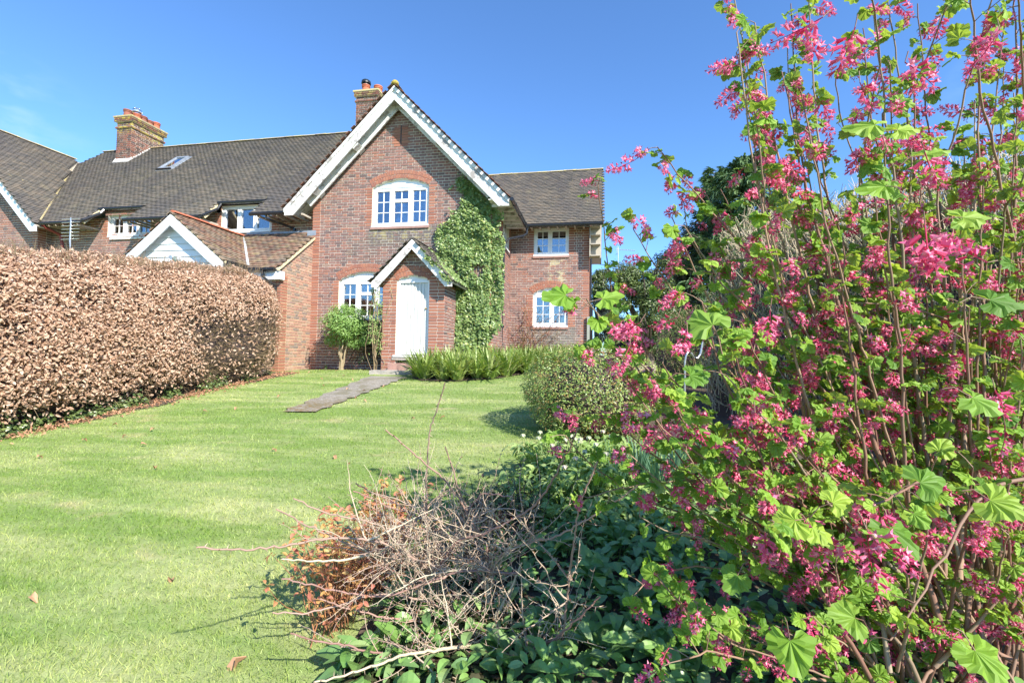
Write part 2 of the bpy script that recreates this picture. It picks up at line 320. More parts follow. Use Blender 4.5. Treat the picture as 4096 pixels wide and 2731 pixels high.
class MB:            # collects boxes, quads and tubes into one mesh
    def __init__(s): s.V = []; s.F = []; s.n = 0
    def add(s, V, F):
        V = np.asarray(V, float); F = np.asarray(F, int)
        s.V.append(V); s.F.append(F+s.n); s.n += len(V); return s
    def box(s, x0, x1, y0, y1, z0, z1):
        V = [(x, y, z) for z in (z0, z1) for y in (y0, y1) for x in (x0, x1)]
        return s.add(V, [(0, 2, 3, 1), (4, 5, 7, 6), (0, 1, 5, 4), (2, 6, 7, 3), (0, 4, 6, 2), (1, 3, 7, 5)])
    def hexa(s, P): return s.add(P, [(0, 2, 3, 1), (4, 5, 7, 6), (0, 1, 5, 4), (2, 6, 7, 3), (0, 4, 6, 2), (1, 3, 7, 5)])
    def prism(s, poly, d):  # poly: list of 3D points (convex quad), d: thickness vector
        P = np.array(poly, float); d = np.array(d, float); n = len(P)
        V = np.vstack([P, P+d]); F = []
        if n == 4: F += [(0, 1, 2, 3), (7, 6, 5, 4)]
        else: F += [(0, 1, 2, 2), (5, 4, 3, 3)]
        for i in range(n): j = (i+1) % n; F.append((i, j, n+j, n+i))
        return s.add(V, F)
    def quad(s, a, b, c, d): return s.add([a, b, c, d], [(0, 1, 2, 3)])
    def tube(s, pts, r, n=8, caps=True):
        V, F = tube_arr(pts, r, n); s.add(V, F)
        if caps:
            P = np.asarray(pts, float)
            for e, ring in ((0, range(n)), (1, range(len(V)-n, len(V)))):
                c = V[list(ring)].mean(0); R = V[list(ring)]
                s.add(np.vstack([R, [c]]), [(i, (i+1) % n, n, n) for i in range(n)])
        return s
    def lathe(s, c, prof, n=16, axis=2):
        V = []; c = np.array(c, float)
        for r_, h in prof:
            for k in range(n):
                a = 2*pi*k/n; V.append(c+[r_*cos(a), r_*sin(a), h])
        F = [(i*n+k, i*n+(k+1) % n, (i+1)*n+(k+1) % n, (i+1)*n+k) for i in range(len(prof)-1) for k in range(n)]
        return s.add(V, F)
    def build(s, name, mats, parent=None, **k): return put(name, np.vstack(s.V), np.vstack(s.F), mats, parent, **k)
def tube_arr(pts, r, n=5):
    P = np.asarray(pts, float); m = len(P); r = np.broadcast_to(np.asarray(r, float), (m,))
    T = np.zeros_like(P); T[1:-1] = P[2:]-P[:-2]; T[0] = P[1]-P[0]; T[-1] = P[-1]-P[-2]
    T /= np.linalg.norm(T, axis=1)[:, None]+1e-9
    ref = np.array([0, 0, 1.]) if abs(T[:, 2]).mean() < .8 else np.array([1., 0, 0])
    A = np.cross(T, ref); A /= np.linalg.norm(A, axis=1)[:, None]+1e-9; B = np.cross(T, A)
    a = np.arange(n)*2*pi/n
    V = P[:, None, :]+r[:, None, None]*(A[:, None, :]*np.cos(a)[None, :, None]+B[:, None, :]*np.sin(a)[None, :, None])
    i = np.arange(m-1)[:, None]; k = np.arange(n)[None, :]; k2 = (k+1) % n
    F = np.stack([i*n+k, i*n+k2, (i+1)*n+k2, (i+1)*n+k], -1).reshape(-1, 4)
    return V.reshape(-1, 3), F
class Tubes:
    def __init__(s): s.V = []; s.F = []; s.n = 0
    def add(s, pts, r, n=4):
        V, F = tube_arr(pts, r, n); s.V.append(V); s.F.append(F+s.n); s.n += len(V)
    def build(s, name, mat, parent, **k):
        if s.V: return put(name, np.vstack(s.V), np.vstack(s.F), mat, parent, smooth=True, **k)
def frame(nrm, tip):
    """(N,3,3) rotation matrices with columns x, y(tip), z(normal)"""
    z = nrm/(np.linalg.norm(nrm, axis=1)[:, None]+1e-9)
    y = tip-(tip*z).sum(1)[:, None]*z; y /= np.linalg.norm(y, axis=1)[:, None]+1e-9
    x = np.cross(y, z); return np.stack([x, y, z], -1)
def rdir(n): v = rng.normal(size=(n, 3)); return v/np.linalg.norm(v, axis=1)[:, None]
_meshcache = {}
def scatter(parent, tmpls, P, R, S, mats, single=0, piece='leaf', heap='foliage', keep=None, smooth=False):
    """copies of the templates; the `single` largest in view become parts of their own (shared mesh data), the rest one joined part"""
    P = np.asarray(P, float); n = len(P); S = np.broadcast_to(np.asarray(S, float).reshape(-1, 1) if np.ndim(S) == 1 else np.asarray(S, float), (n, 3)) if np.ndim(S) else np.full((n, 3), S)
    if isinstance(mats, str): mats = [mats]
    ti = rng.integers(0, len(tmpls), n)
    chosen = np.zeros(n, bool)
    if single and n:
        x, y, k = project(P); key = S.max(1)/np.maximum(k, .1)
        inn = (x > 0) & (x < 4096) & (y > 0) & (y < 2731) & (k > .1)
        if keep is not None: inn &= keep(P)
        key = np.where(inn, key, -1); idx = np.argsort(-key)[:single]; idx = idx[key[idx] > 0]; chosen[idx] = True
    base = worldloc(parent)
    for i in np.nonzero(chosen)[0]:
        tm = tmpls[ti[i]]; ck = (id(tm), tuple(mats))
        if ck not in _meshcache: _meshcache[ck] = mesh_np(piece, tm[0], tm[1], mats, tm[2] if len(tm) > 2 else None, smooth)
        o = bpy.data.objects.new(piece, _meshcache[ck]); link(o, parent)
        Mx = np.eye(4); Mx[:3, :3] = R[i]*S[i][None, :]; Mx[:3, 3] = P[i]-base
        o.matrix_basis = Matrix(Mx.tolist())
    Vs, Fs, Ms = [], [], []; off = 0
    for j, tm in enumerate(tmpls):
        idx = np.nonzero((ti == j) & ~chosen)[0]
        if not len(idx): continue
        V0, F0 = np.asarray(tm[0], float), np.asarray(tm[1], int)
        V = np.einsum('nij,vj->nvi', R[idx]*S[idx][:, None, :], V0)+P[idx][:, None, :]
        F = F0[None]+(np.arange(len(idx))*len(V0))[:, None, None]+off
        Vs.append(V.reshape(-1, 3)); Fs.append(F.reshape(-1, F0.shape[1])); off += V.shape[0]*V.shape[1]
        Ms.append(np.tile(np.asarray(tm[2] if len(tm) > 2 else np.zeros(len(F0), int)), len(idx)))
    if Vs:
        return put(heap, np.vstack(Vs), np.vstack(Fs), mats, parent, mi=np.concatenate(Ms) if len(mats) > 1 else None, kind='stuff', smooth=smooth)

# leaf templates (tip towards +Y, face towards +Z, unit length)
def ovate(wd=.55, fold=.12, bend=.15, n=4, curl=0):
    ys = np.linspace(0, 1, n+1); V = []; F = []
    for i, y in enumerate(ys):
        hw = wd/2*max(.02, math.sin(pi*min(1, y*.92+.04))**.8); z = -bend*(y-.3)**2*2
        V += [(-hw, y, z+fold*hw*2+curl*math.sin(y*6)), (0, y, z), (hw, y, z+fold*hw*2-curl*math.sin(y*5))]
    for i in range(n):
        a = i*3
        for b_ in (0, 1): F += [(a+b_, a+b_+1, a+b_+4), (a+b_, a+b_+4, a+b_+3)]
    return np.array(V), np.array(F)
def lobed(seed, n=3, serr=.028, cup=.1):
    r_ = np.random.default_rng(seed); K = 30; V = [(0, .0, 0)]; F = []
    pts = []
    for k in range(K+1):
        a = -.86*pi+1.72*pi*k/K           # angle from tip direction
        lob = .70+.22*abs(math.cos(a*1.5))**1.2*(1 if abs(a) < 2.0 else .75)
        if abs(a) < .5: lob += .08*(1-abs(a)/.5)
        lob += serr*(1 if k % 2 else -1)*(.6+.8*r_.random())
        lob *= 1+.06*r_.normal()
        pts.append((lob*math.sin(a)*.74, .18+lob*math.cos(a)*.74))
    for (x, y) in pts: V.append((x*.55, y*.55+.08, .055*math.sin(9*math.atan2(x, y))+.02*r_.normal()))
    for (x, y) in pts: V.append((x, y, -cup*(x*x*1.5+(y-.2)**2*.6)+.05*math.sin(9*math.atan2(x, y))+.025*r_.normal()))
    for k in range(K):
        F.append((0, 1+k, 2+k)); a, b_ = 1+k, 2+k; c, d = K+2+k, K+3+k
        F += [(a, c, d), (a, d, b_)]
    return np.array(V), np.array(F)[:, ::-1]
def simple_lobe():      # small five-point ivy-like leaf
    o_ = [(0, -.02), (.3, -.08), (.48, .22), (.30, .38), (.34, .66), (.12, .66), (0, 1.0), (-.12, .66), (-.34, .66), (-.30, .38), (-.48, .22), (-.3, -.08)]
    V = [(0, .3, .05)]+[(x, y, -.15*x*x*2) for x, y in o_]; n = len(o_)
    return np.array(V), np.array([(0, 1+(k+1) % n, 1+k) for k in range(n)])[:, ::-1]
def blade(n=4, wd=.03, bend=.5):
    V = []; F = []
    for i in range(n+1):
        t_ = i/n; hw = wd/2*(1-t_**2.2)+.001; V += [(-hw, bend*t_**2, t_*(1-.35*bend*t_)), (hw, bend*t_**2, t_*(1-.35*bend*t_))]
    for i in range(n): a = i*2; F += [(a, a+1, a+3), (a, a+3, a+2)]
    return np.array(V), np.array(F)
LOBED = [lobed(i, cup=.1+.08*(i % 3)) for i in range(5)]
OVATE = [ovate(.5), ovate(.6, .2, .3), ovate(.45, .05, .5)]
CURL = [ovate(.62, .5, .7, 3, .08), ovate(.55, .35, -.6, 3, .12), ovate(.7, -.3, .5, 3, .1), ovate(.5, .7, .2, 3, .05)]
SMALL = [ovate(.5, .15, .2, 2), ovate(.4, .1, .4, 2)]
NARROW = [ovate(.26, .15, .3, 3), ovate(.2, .1, .6, 3)]
IVY = [simple_lobe()]
BLADE = [blade(3, .09, b_) for b_ in (.15, .45, .8)]
exec_parts = []

# ================================================================== GROUND
xs = np.unique(np.concatenate([np.linspace(-250, -16, 14), np.linspace(-16, 16, 110), np.linspace(16, 260, 14)]))
ys = np.unique(np.concatenate([np.linspace(-250, -16, 14), np.linspace(-16, 8, 100), np.linspace(8, 400, 16)]))
X, Y = np.meshgrid(xs, ys); Zg = ground(X, Y)
V = np.stack([X, Y, Zg], -1).reshape(-1, 3); nx = len(xs)
i, j = np.meshgrid(np.arange(len(ys)-1), np.arange(nx-1), indexing='ij'); a = (i*nx+j).ravel()
put('lawn', V, np.stack([a, a+1, a+nx+1, a+nx], -1), 'lawn_soil', kind='structure', smooth=True)
# bed edge: x of the lawn/bed boundary for a given y
BED = np.array([(-14, 6.2), (-10.2, 6.6), (-9.7, 6.72), (-9.0, 6.62), (-8.2, 6.85), (-7.5, 7.0), (-6.8, 7.15), (-6.0, 7.35), (-5.2, 7.5), (-4, 7.5), (-2.6, 6.9), (-1.6, 6.45), (-1.0, 6.2)])
def bedx(y): return np.interp(y, BED[:, 0], BED[:, 1])+.05*np.sin(np.asarray(y)*7.3)+.03*np.sin(np.asarray(y)*17)
def strip(name, rows, mat, up=.008, kind='structure', nu=12):
    V = []; F = []
    for r_, (a_, b_) in enumerate(rows):
        for k in range(nu+1):
            p = np.array(a_)*(1-k/nu)+np.array(b_)*k/nu; V.append((p[0], p[1], float(ground(p[0], p[1]))+up))
    for r_ in range(len(rows)-1):
        for k in range(nu): q = r_*(nu+1)+k; F.append((q, q+1, q+nu+2, q+nu+1))
    return put(name, V, F, mat, kind=kind, smooth=True)
strip('flower_bed', [((bedx(y_), y_), (14, y_)) for y_ in np.arange(-14, -1, .12)], 'bed_soil', .012, nu=30)
IRL = np.array([(3.95, -2.2), (4.3, -2.55), (5.0, -2.6), (5.7, -2.3), (6.2, -1.6), (6.45, -1.0)])
strip('house_border', [((x_, float(np.interp(x_, IRL[:, 0], IRL[:, 1]))-.1), (x_, 2.6)) for x_ in np.linspace(3.95, 7.6, 30)], 'bed_soil', .016, nu=14)
strip('wall_foot_soil', [((x_, -.42+.08*math.sin(x_*5)), (x_, 0)) for x_ in np.linspace(0, 2.7, 20)], 'bed_soil', .010, nu=4)
strip('hedge_foot_soil', [((-1.3, y_), (.72+.12*math.sin(y_*2.1)+.06*math.sin(y_*6), y_)) for y_ in np.arange(-10, -1.4, .15)], 'bed_soil', .010, nu=10)
# path: from the step towards the lower left
pts_far = (on_ground(1480, 1507), on_ground(1625, 1512)); pts_near = (on_ground(1128, 1652), on_ground(1262, 1652))
rows = []
for k in range(31):
    t_ = k/30; a_ = pts_far[0][:2]*(1-t_)+pts_near[0][:2]*t_; b_ = pts_far[1][:2]*(1-t_)+pts_near[1][:2]*t_
    j1, j2 = .04*math.sin(k*1.3)+.03*math.sin(k*3.1), .04*math.sin(k*1.7)+.03*math.sin(k*2.9)
    rows.append(((a_[0]+j1, a_[1]), (b_[0]+j2, b_[1])))
PATH = rows
strip('garden_path', rows, 'path_tar', .022, nu=10)
strip('drive_paving', [((7.55, y_), (9.6, y_)) for y_ in np.linspace(-1.8, 6, 12)], 'paving', .02, nu=4)

# ================================================================== HOUSE HELPERS
ZV = np.array([0, 0, 1.])
class Pieces:        # rectangular pieces (bricks, tiles) placed one by one
    def __init__(s): s.P = []; s.R = []; s.S = []; s.M = []
    def add(s, c, R, sc, m): s.P.append(c); s.R.append(R); s.S.append(sc); s.M.append(m)
    def build(s, parent, tmpl, matnames, piece, heap, limit=300, keep=None):
        P, R, S, Mi = np.array(s.P), np.array(s.R), np.array(s.S), np.array(s.M)
        x, y, k = project(P); key = S.max(1)/k
        ok = (x > 0) & (x < 4096) & (y > 0) & (y < 2731) & (S[:, 0] > S[:, 0].max()*.4)
        if keep is not None: ok &= keep(P)
        key = np.where(ok, key, -1); idx = np.argsort(-key)[:limit]; idx = idx[key[idx] > 0]
        ch = np.zeros(len(P), bool); ch[idx] = True; base = worldloc(parent)
        cache = {}
        for i in idx:
            mn = matnames[Mi[i]]
            if mn not in cache: cache[mn] = mesh_np(piece, tmpl[0], tmpl[1], [mn])
            o = bpy.data.objects.new(piece, cache[mn]); link(o, parent)
            Mx = np.eye(4); Mx[:3, :3] = R[i]*S[i][None, :]; Mx[:3, 3] = P[i]-base; o.matrix_basis = Matrix(Mx.tolist())
        idx = np.nonzero(~ch)[0]; V0, F0 = tmpl
        V = np.einsum('nij,vj->nvi', R[idx]*S[idx][:, None, :], V0)+P[idx][:, None, :]
        F = F0[None]+(np.arange(len(idx))*len(V0))[:, None, None]
        put(heap, V.reshape(-1, 3), F.reshape(-1, 4), matnames, parent, mi=np.repeat(Mi[idx], len(F0)), kind='stuff')
# brick: front face towards -Y of its frame, unit size, slightly rounded front edge
_b = .47
BRICK = (np.array([(-.5, 0, -.5), (.5, 0, -.5), (.5, 0, .5), (-.5, 0, .5), (-.5, -.7, -.5), (.5, -.7, -.5), (.5, -.7, .5), (-.5, -.7, .5),
                   (-.485, -1, -.455), (.485, -1, -.455), (.485, -1, .455), (-.485, -1, .455)]),
         np.array([(8, 9, 10, 11), (4, 5, 9, 8), (5, 6, 10, 9), (6, 7, 11, 10), (7, 4, 8, 11), (0, 1, 5, 4), (1, 2, 6, 5), (2, 3, 7, 6), (3, 0, 4, 7)]))
TILE = (np.array([(-.5, 0, 0), (.5, 0, 0), (.5, 1, 0), (-.5, 1, 0), (-.5, 0, 1), (0, -.01, 1.25), (.5, 0, 1), (.5, 1, .45), (0, 1, .6), (-.5, 1, .45)]),
        np.array([(4, 5, 8, 9), (5, 6, 7, 8), (0, 1, 6, 5), (0, 0, 5, 4), (1, 2, 7, 6), (3, 0, 4, 9)]))
CO = .0757
def wall(PC, MB_, origin, ax, nrm, spans, z0, z1, mats=(0, 1), bond='flemish', quoin=lambda z, e, side: False, ends=None, seed=0):
    """brick skin on one wall plane; spans(z) -> solid intervals; mats: (field, quoin) material numbers"""
    r_ = np.random.default_rng(seed); O_ = np.array(origin, float); ax = np.array(ax, float); nrm = np.array(nrm, float)
    R = np.stack([ax, -nrm, ZV], -1)
    nrow = int((z1-z0)/CO)
    for k in range(nrow+1):
        z = z0+(k+.5)*CO
        if z > z1: break
        for (a_, b_) in spans(z):
            if b_-a_ < .02: continue
            p0 = O_+ax*a_; p1 = O_+ax*b_
            MB_.quad(p0+ZV*(z-CO/2), p1+ZV*(z-CO/2), p1+ZV*(z+CO/2), p0+ZV*(z+CO/2))
            cuts = []       # (x0, x1, mat)
            x = a_; xe = b_
            if quoin(z, a_, 0): q = .2275 if k % 2 else .17; cuts.append((x, min(x+q, xe), 1)); x += q
            if quoin(z, b_, 1) and xe-x > .1: q = .2275 if k % 2 else .17; cuts.append((max(x, xe-q), xe, 1)); xe -= q
            # flemish bond aligned to the wall
            per = .225+.1125; ph = (k % 2)*per/2
            n0 = math.floor((x-ph)/per)
            pos = n0*per+ph
            while pos < xe:
                for L in (.225, .1125):
                    u0, u1 = max(pos, x), min(pos+L, xe)
                    if u1-u0 > .012: cuts.append((u0, u1, 0))
                    pos += L
            mg = []
            for c_ in sorted(cuts):
                if mg and c_[1]-c_[0] < .062 and abs(mg[-1][1]-c_[0]) < .001: mg[-1] = (mg[-1][0], c_[1], mg[-1][2])
                else: mg.append(c_)
            if len(mg) > 1 and mg[0][1]-mg[0][0] < .062: mg[1] = (mg[0][0], mg[1][1], mg[1][2]); mg.pop(0)
            for (u0, u1, mt) in mg:
                e0 = -.0 if abs(u0-a_) < 1e-4 else .0065; e1 = -.0 if abs(u1-b_) < 1e-4 else .0065
                if e0 == 0 and abs(u0) < .001 and ends: e0 = -.0105
                if e1 == 0 and ends and abs(u1-ends) < .001: e1 = -.0105
                u0, u1 = u0+e0, u1-e1; w_ = u1-u0
                if w_ < .01: continue
                c = O_+ax*((u0+u1)/2)+ZV*(z+r_.normal()*.0008)
                PC.add(c, R, (w_, .0095+r_.random()*.004, CO-.0145+r_.normal()*.0008), mats[mt])
def sub(spans, holes):
    out_ = []
    for a_, b_ in spans:
        segs = [(a_, b_)]
        for h0, h1 in holes:
            ns = []
            for s0, s1 in segs:
                if h1 <= s0 or h0 >= s1: ns.append((s0, s1))
                else:
                    if h0 > s0: ns.append((s0, h0))
                    if h1 < s1: ns.append((h1, s1))
            segs = ns
        out_ += segs
    return out_
class Hole:
    def __init__(s, x0, x1, z0, z1, rise=0): s.x0, s.x1, s.z0, s.z1, s.rise = x0, x1, z0, z1, rise; s.Rr = ((x1-x0)**2/4+rise**2)/(2*rise) if rise else 0; s.cx = (x0+x1)/2
    def at(s, z):
        if s.z0 < z < s.z1: return (s.x0, s.x1)
        if s.rise and s.z1 <= z < s.z1+s.rise:
            cz = s.z1+s.rise-s.Rr; h = math.sqrt(max(0, s.Rr**2-(z-cz)**2)); return (s.cx-h, s.cx+h)
        return None
    def edge(s, z, e): return s.z0-.1 < z < s.z1+.02 and (abs(e-s.x0) < .01 or abs(e-s.x1) < .01)
    def arch_top(s, x):
        if not s.rise: return s.z1
        cz = s.z1+s.rise-s.Rr; return cz+math.sqrt(max(0, s.Rr**2-(x-s.cx)**2))
def arch(PC, h, origin, ax, nrm, mat, rings=2):
    O_ = np.array(origin, float); ax = np.array(ax, float); nrm = np.array(nrm, float)
    cz = h.z1+h.rise-h.Rr; half = math.asin((h.x1-h.x0)/2/h.Rr)
    for g in range(rings):
        r0 = h.Rr+g*.113; n_ = round(2*half*(r0+.055)/.073)
        for k in range(n_):
            a = -half+2*half*(k+.5)/n_
            d = ax*sin(a)+ZV*cos(a); tan = ax*cos(a)-ZV*sin(a)
            c = O_+ax*h.cx+ZV*cz+d*(r0+.0565)
            PC.add(c, np.stack([tan, -nrm, d], -1), (2*half*(r0+.056)/n_-.010, .018, .104), mat)
def mortar_arch(mb, h, origin, ax, nrm, d=.008, t=.226):
    O_ = np.array(origin, float)+np.array(nrm)*d; ax = np.array(ax, float); cz = h.z1+h.rise-h.Rr; half = math.asin((h.x1-h.x0)/2/h.Rr); n_ = 16
    for k in range(n_):
        q = []
        for a, r_ in ((-half+2*half*k/n_, h.Rr), (-half+2*half*(k+1)/n_, h.Rr), (-half+2*half*(k+1)/n_, h.Rr+t), (-half+2*half*k/n_, h.Rr+t)):
            q.append(O_+ax*(h.cx+r_*sin(a))+ZV*(cz+r_*cos(a)))
        mb.quad(*q)
        # soffit of the arch
        a0, a1 = -half+2*half*k/n_, -half+2*half*(k+1)/n_
        p0 = O_+ax*(h.cx+h.Rr*sin(a0))+ZV*(cz+h.Rr*cos(a0)); p1 = O_+ax*(h.cx+h.Rr*sin(a1))+ZV*(cz+h.Rr*cos(a1)); nn = np.array(nrm)*.14
        mb.quad(p0, p1, p1-nn, p0-nn)
def window(parent, h, origin, ax, nrm, lights, fmat='white_plastic', recess=.07, curtain=True, bars=.018, fr=.055, blind=None, sill=True):
    """lights: list of (fraction, spec); spec = [(height fraction, cols, rows)] from the bottom upwards; a casement each"""
    O_ = np.array(origin, float); ax = np.array(ax, float); nrm = np.array(nrm, float)
    def P(x, z, d): return O_+ax*x+ZV*z+nrm*(d-recess)
    def bx(mb, x0, x1, z0, z1, d0, d1): mb.hexa([P(x, z, d) for z in (z0, z1) for d in (d1, d0) for x in (x0, x1)])
    mb = MB(); x0, x1, z0, z1 = h.x0+.004, h.x1-.004, h.z0, h.z1
    bx(mb, x0, x0+fr, z0, z1, -.06, 0); bx(mb, x1-fr, x1, z0, z1, -.06, 0); bx(mb, x0+fr, x1-fr, z0, z0+fr, -.06, 0); bx(mb, x0+fr, x1-fr, z1-fr, z1, -.06, 0)
    if h.rise:
        n_ = 20
        for k in range(n_):
            xa, xb = x0+(x1-x0)*k/n_, x0+(x1-x0)*(k+1)/n_
            mb.quad(P(xa, z1-.001, .004), P(xb, z1-.001, .004), P(xb, h.arch_top(xb)+.01, .004), P(xa, h.arch_top(xa)+.01, .004))
        bx(mb, x0, x1, z1-.012, z1+.02, .004, .016)
    if sill: bx(mb, x0-.01, x1+.01, z0-.035, z0+.012, -.05, .10)
    tot = sum(l[0] for l in lights); X0, X1 = x0+fr, x1-fr; mull = .045
    usable = X1-X0-mull*(len(lights)-1); x = X0; panes = []; barl = []
    for li, (fx, spec) in enumerate(lights):
        wl = usable*fx/tot
        if li: bx(mb, x-mull, x, z0+fr, z1-fr, -.06, -.002)
        zt = sum(s_[0] for s_ in spec); z = z0+fr; H = z1-z0-2*fr
        for si, (fz, nc, nr_) in enumerate(spec):
            hh = H*fz/zt; a0, a1, b0, b1 = x, x+wl, z, z+hh; c_ = .042
            prou = .012 if (si or len(spec) == 1) else .004
            bx(mb, a0+.002, a0+c_, b0+.002, b1-.002, -.045, prou); bx(mb, a1-c_, a1-.002, b0+.002, b1-.002, -.045, prou)
            bx(mb, a0+c_, a1-c_, b0+.002, b0+c_, -.045, prou); bx(mb, a0+c_, a1-c_, b1-c_, b1-.002, -.045, prou)
            g0, g1, e0, e1 = a0+c_, a1-c_, b0+c_, b1-c_
            for i_ in range(nc):
                for j_ in range(nr_): panes.append((g0+(g1-g0)*i_/nc, g0+(g1-g0)*(i_+1)/nc, e0+(e1-e0)*j_/nr_, e0+(e1-e0)*(j_+1)/nr_))
            for i_ in range(1, nc): xx = g0+(g1-g0)*i_/nc; barl.append((xx-bars/2, xx+bars/2, e0, e1, 0))
            for j_ in range(1, nr_): zz = e0+(e1-e0)*j_/nr_; barl.append((g0, g1, zz-bars/2, zz+bars/2, 1))
            z += hh
        x += wl+mull
    W = mb.build('window', fmat, parent)
    for p in panes:
        q = MB(); bx(q, p[0], p[1], p[2], p[3], -.034, -.028); q.build('pane', 'glass', W)
    for q_ in barl:
        q = MB(); e = .002*q_[4]; bx(q, *q_[:4], -.040+e, -.012-e); q.build('glazing_bar', fmat, W)
    # dark room behind, so the glass shows depth
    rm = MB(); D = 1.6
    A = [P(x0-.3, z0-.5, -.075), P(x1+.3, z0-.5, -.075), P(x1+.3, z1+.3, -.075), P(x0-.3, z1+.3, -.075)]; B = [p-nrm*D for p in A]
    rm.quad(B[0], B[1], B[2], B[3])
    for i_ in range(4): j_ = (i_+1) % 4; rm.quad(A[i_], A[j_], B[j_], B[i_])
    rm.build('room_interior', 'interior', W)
    if curtain:
        for (ca, cb) in ((X0, X0+.16), (X1-.16, X1)):
            n_ = 14; V = []; F = []
            for k in range(n_+1):
                xx = ca+(cb-ca)*k/n_; dd = -.13-.02*math.sin(k*2.1)
                V += [P(xx, z0+.02, dd), P(xx, z1-.03, dd)]
            F = [(2*k, 2*k+2, 2*k+3, 2*k+1) for k in range(n_)]
            put('curtain', V, F, 'curtain', W)
    if blind:
        q = MB(); bx(q, X0, X1, z1-(z1-z0)*blind, z1-.03, -.11, -.105); q.build('blind', 'blind', W)
    return W
def reveal(mb, h, origin, ax, nrm, d=.13):
    O_ = np.array(origin, float); ax = np.array(ax, float); nn = np.array(nrm, float)*d
    for x, s in ((h.x0, 1), (h.x1, -1)):
        a_, b_ = O_+ax*x+ZV*h.z0, O_+ax*x+ZV*h.z1; mb.quad(a_, b_, b_-nn, a_-nn)
    a_, b_ = O_+ax*h.x0+ZV*h.z0, O_+ax*h.x1+ZV*h.z0; mb.quad(a_, b_, b_-nn, a_-nn)
    if not h.rise: a_, b_ = a_+ZV*(h.z1-h.z0), b_+ZV*(h.z1-h.z0); mb.quad(a_, b_, b_-nn, a_-nn)
def tiles(PC, origin, e, s, inside, La, Ls, mat=0, gauge=.1, tw=.166, seed=0, wave=0, th=.016):
    """tiles on a roof plane: origin = eave left, e along the eave, s up the slope"""
    r_ = np.random.default_rng(seed); O_ = np.array(origin, float); e = np.array(e, float); s = np.array(s, float); n_ = np.cross(e, s)
    if n_[2] < 0: n_ = -n_
    for k in range(int(Ls/gauge)+1):
        b_ = k*gauge
        for i_ in range(int(La/tw)+2):
            a_ = (i_+(.5 if k % 2 else 0))*tw
            if not inside(a_, b_+gauge*.5): continue
            lift = .003*r_.random()+wave*math.sin(a_*3.1+k*.7)*.004
            tl = r_.normal()*.006
            ee = e+n_*tl; ss = s+n_*(-.05+r_.normal()*.012)
            PC.add(O_+e*a_+s*(b_+r_.normal()*.002)+n_*lift, np.stack([ee, ss, n_], -1), (tw-.003, gauge+.03, th*(1.6 if mat == 0 else .75)+r_.random()*.004), mat)

# ================================================================== MAIN HOUSE (gable wing, right wing)
BM = ['brown_brick', 'red_brick', 'orange_brick']
HOUSE = thing('brick_house', 'red brick house with tall white-edged front gable and lower wing on its right', 'house', (2.5, 0, 1.45))
PB = Pieces(); MW = MB()
GX, GZ, GW = 2.5, 8.86, 5.05            # apex x, tile apex z, wall width
def groof(x): return GZ-abs(x-GX)
hU = Hole(1.745, 3.345, 5.29, 6.34, .21); hL = Hole(.835, 2.435, 2.81, 3.85, .22)
holesG = [hU, hL]
def spansG(z):
    hw = GZ-.16-z; a_, b_ = max(0, GX-hw), min(GW, GX+hw)
    if a_ >= b_: return []
    return sub([(a_, b_)], [q for q in (h.at(z) for h in holesG) if q])
wall(PB, MW, (0, 0, 0), (1, 0, 0), (0, -1, 0), spansG, 1.2, 8.7, quoin=lambda z, e, s: (z < 6.25 and (e < .01 or e > 5.04)) or any(h.edge(z, e) for h in holesG), ends=5.05, seed=1)
for h in holesG: arch(PB, h, (0, 0, 0), (1, 0, 0), (0, -1, 0), 1); mortar_arch(MW, h, (0, 0, 0), (1, 0, 0), (0, -1, 0)); reveal(MW, h, (0, 0, 0), (1, 0, 0), (0, -1, 0))
# red patch round the slit vent
for k in range(7):
    z = 7.45+k*CO; wq = .19+(.05 if k % 2 else 0)
    for sx in (-1, 1):
        c = 2.525+sx*(.012+wq/2); PB.add((c, 0, z), np.eye(3), (wq-.01, .016, CO-.01), 1)
# side wall of the gable wing
hS = Hole(1.35, 2.3, 5.05, 5.95)
wall(PB, MW, (5.05, 0, 0), (0, 1, 0), (1, 0, 0), lambda z: sub([(0, 2.6)], [q for q in (hS.at(z),) if q]), 1.2, 6.1, quoin=lambda z, e, s: e < .01 or hS.edge(z, e), ends=99, seed=2)
reveal(MW, hS, (5.05, 0, 0), (0, 1, 0), (1, 0, 0))
# right wing front wall
hWU = Hole(5.775, 6.845, 4.99, 5.83); hWL = Hole(5.775, 6.845, 2.82, 3.80, .185); holesW = [hWU, hWL]
wall(PB, MW, (0, 2.6, 0), (1, 0, 0), (0, -1, 0), lambda z: sub([(5.05, 7.45)], [q for q in (h.at(z) for h in holesW) if q]), 1.2, 5.93, quoin=lambda z, e, s: e > 7.44 or any(h.edge(z, e) for h in holesW), seed=3)
arch(PB, hWL, (0, 2.6, 0), (1, 0, 0), (0, -1, 0), 1); mortar_arch(MW, hWL, (0, 2.6, 0), (1, 0, 0), (0, -1, 0))
for h in holesW: reveal(MW, h, (0, 2.6, 0), (1, 0, 0), (0, -1, 0))
wall(PB, MW, (7.45, 2.6, 0), (0, 1, 0), (1, 0, 0), lambda z: [(max(0, z-5.6), min(5.2, 10.8-z))] if z > 5.7 else [(0, 5.2)], 1.2, 8.0, quoin=lambda z, e, s: e < .01, seed=4)
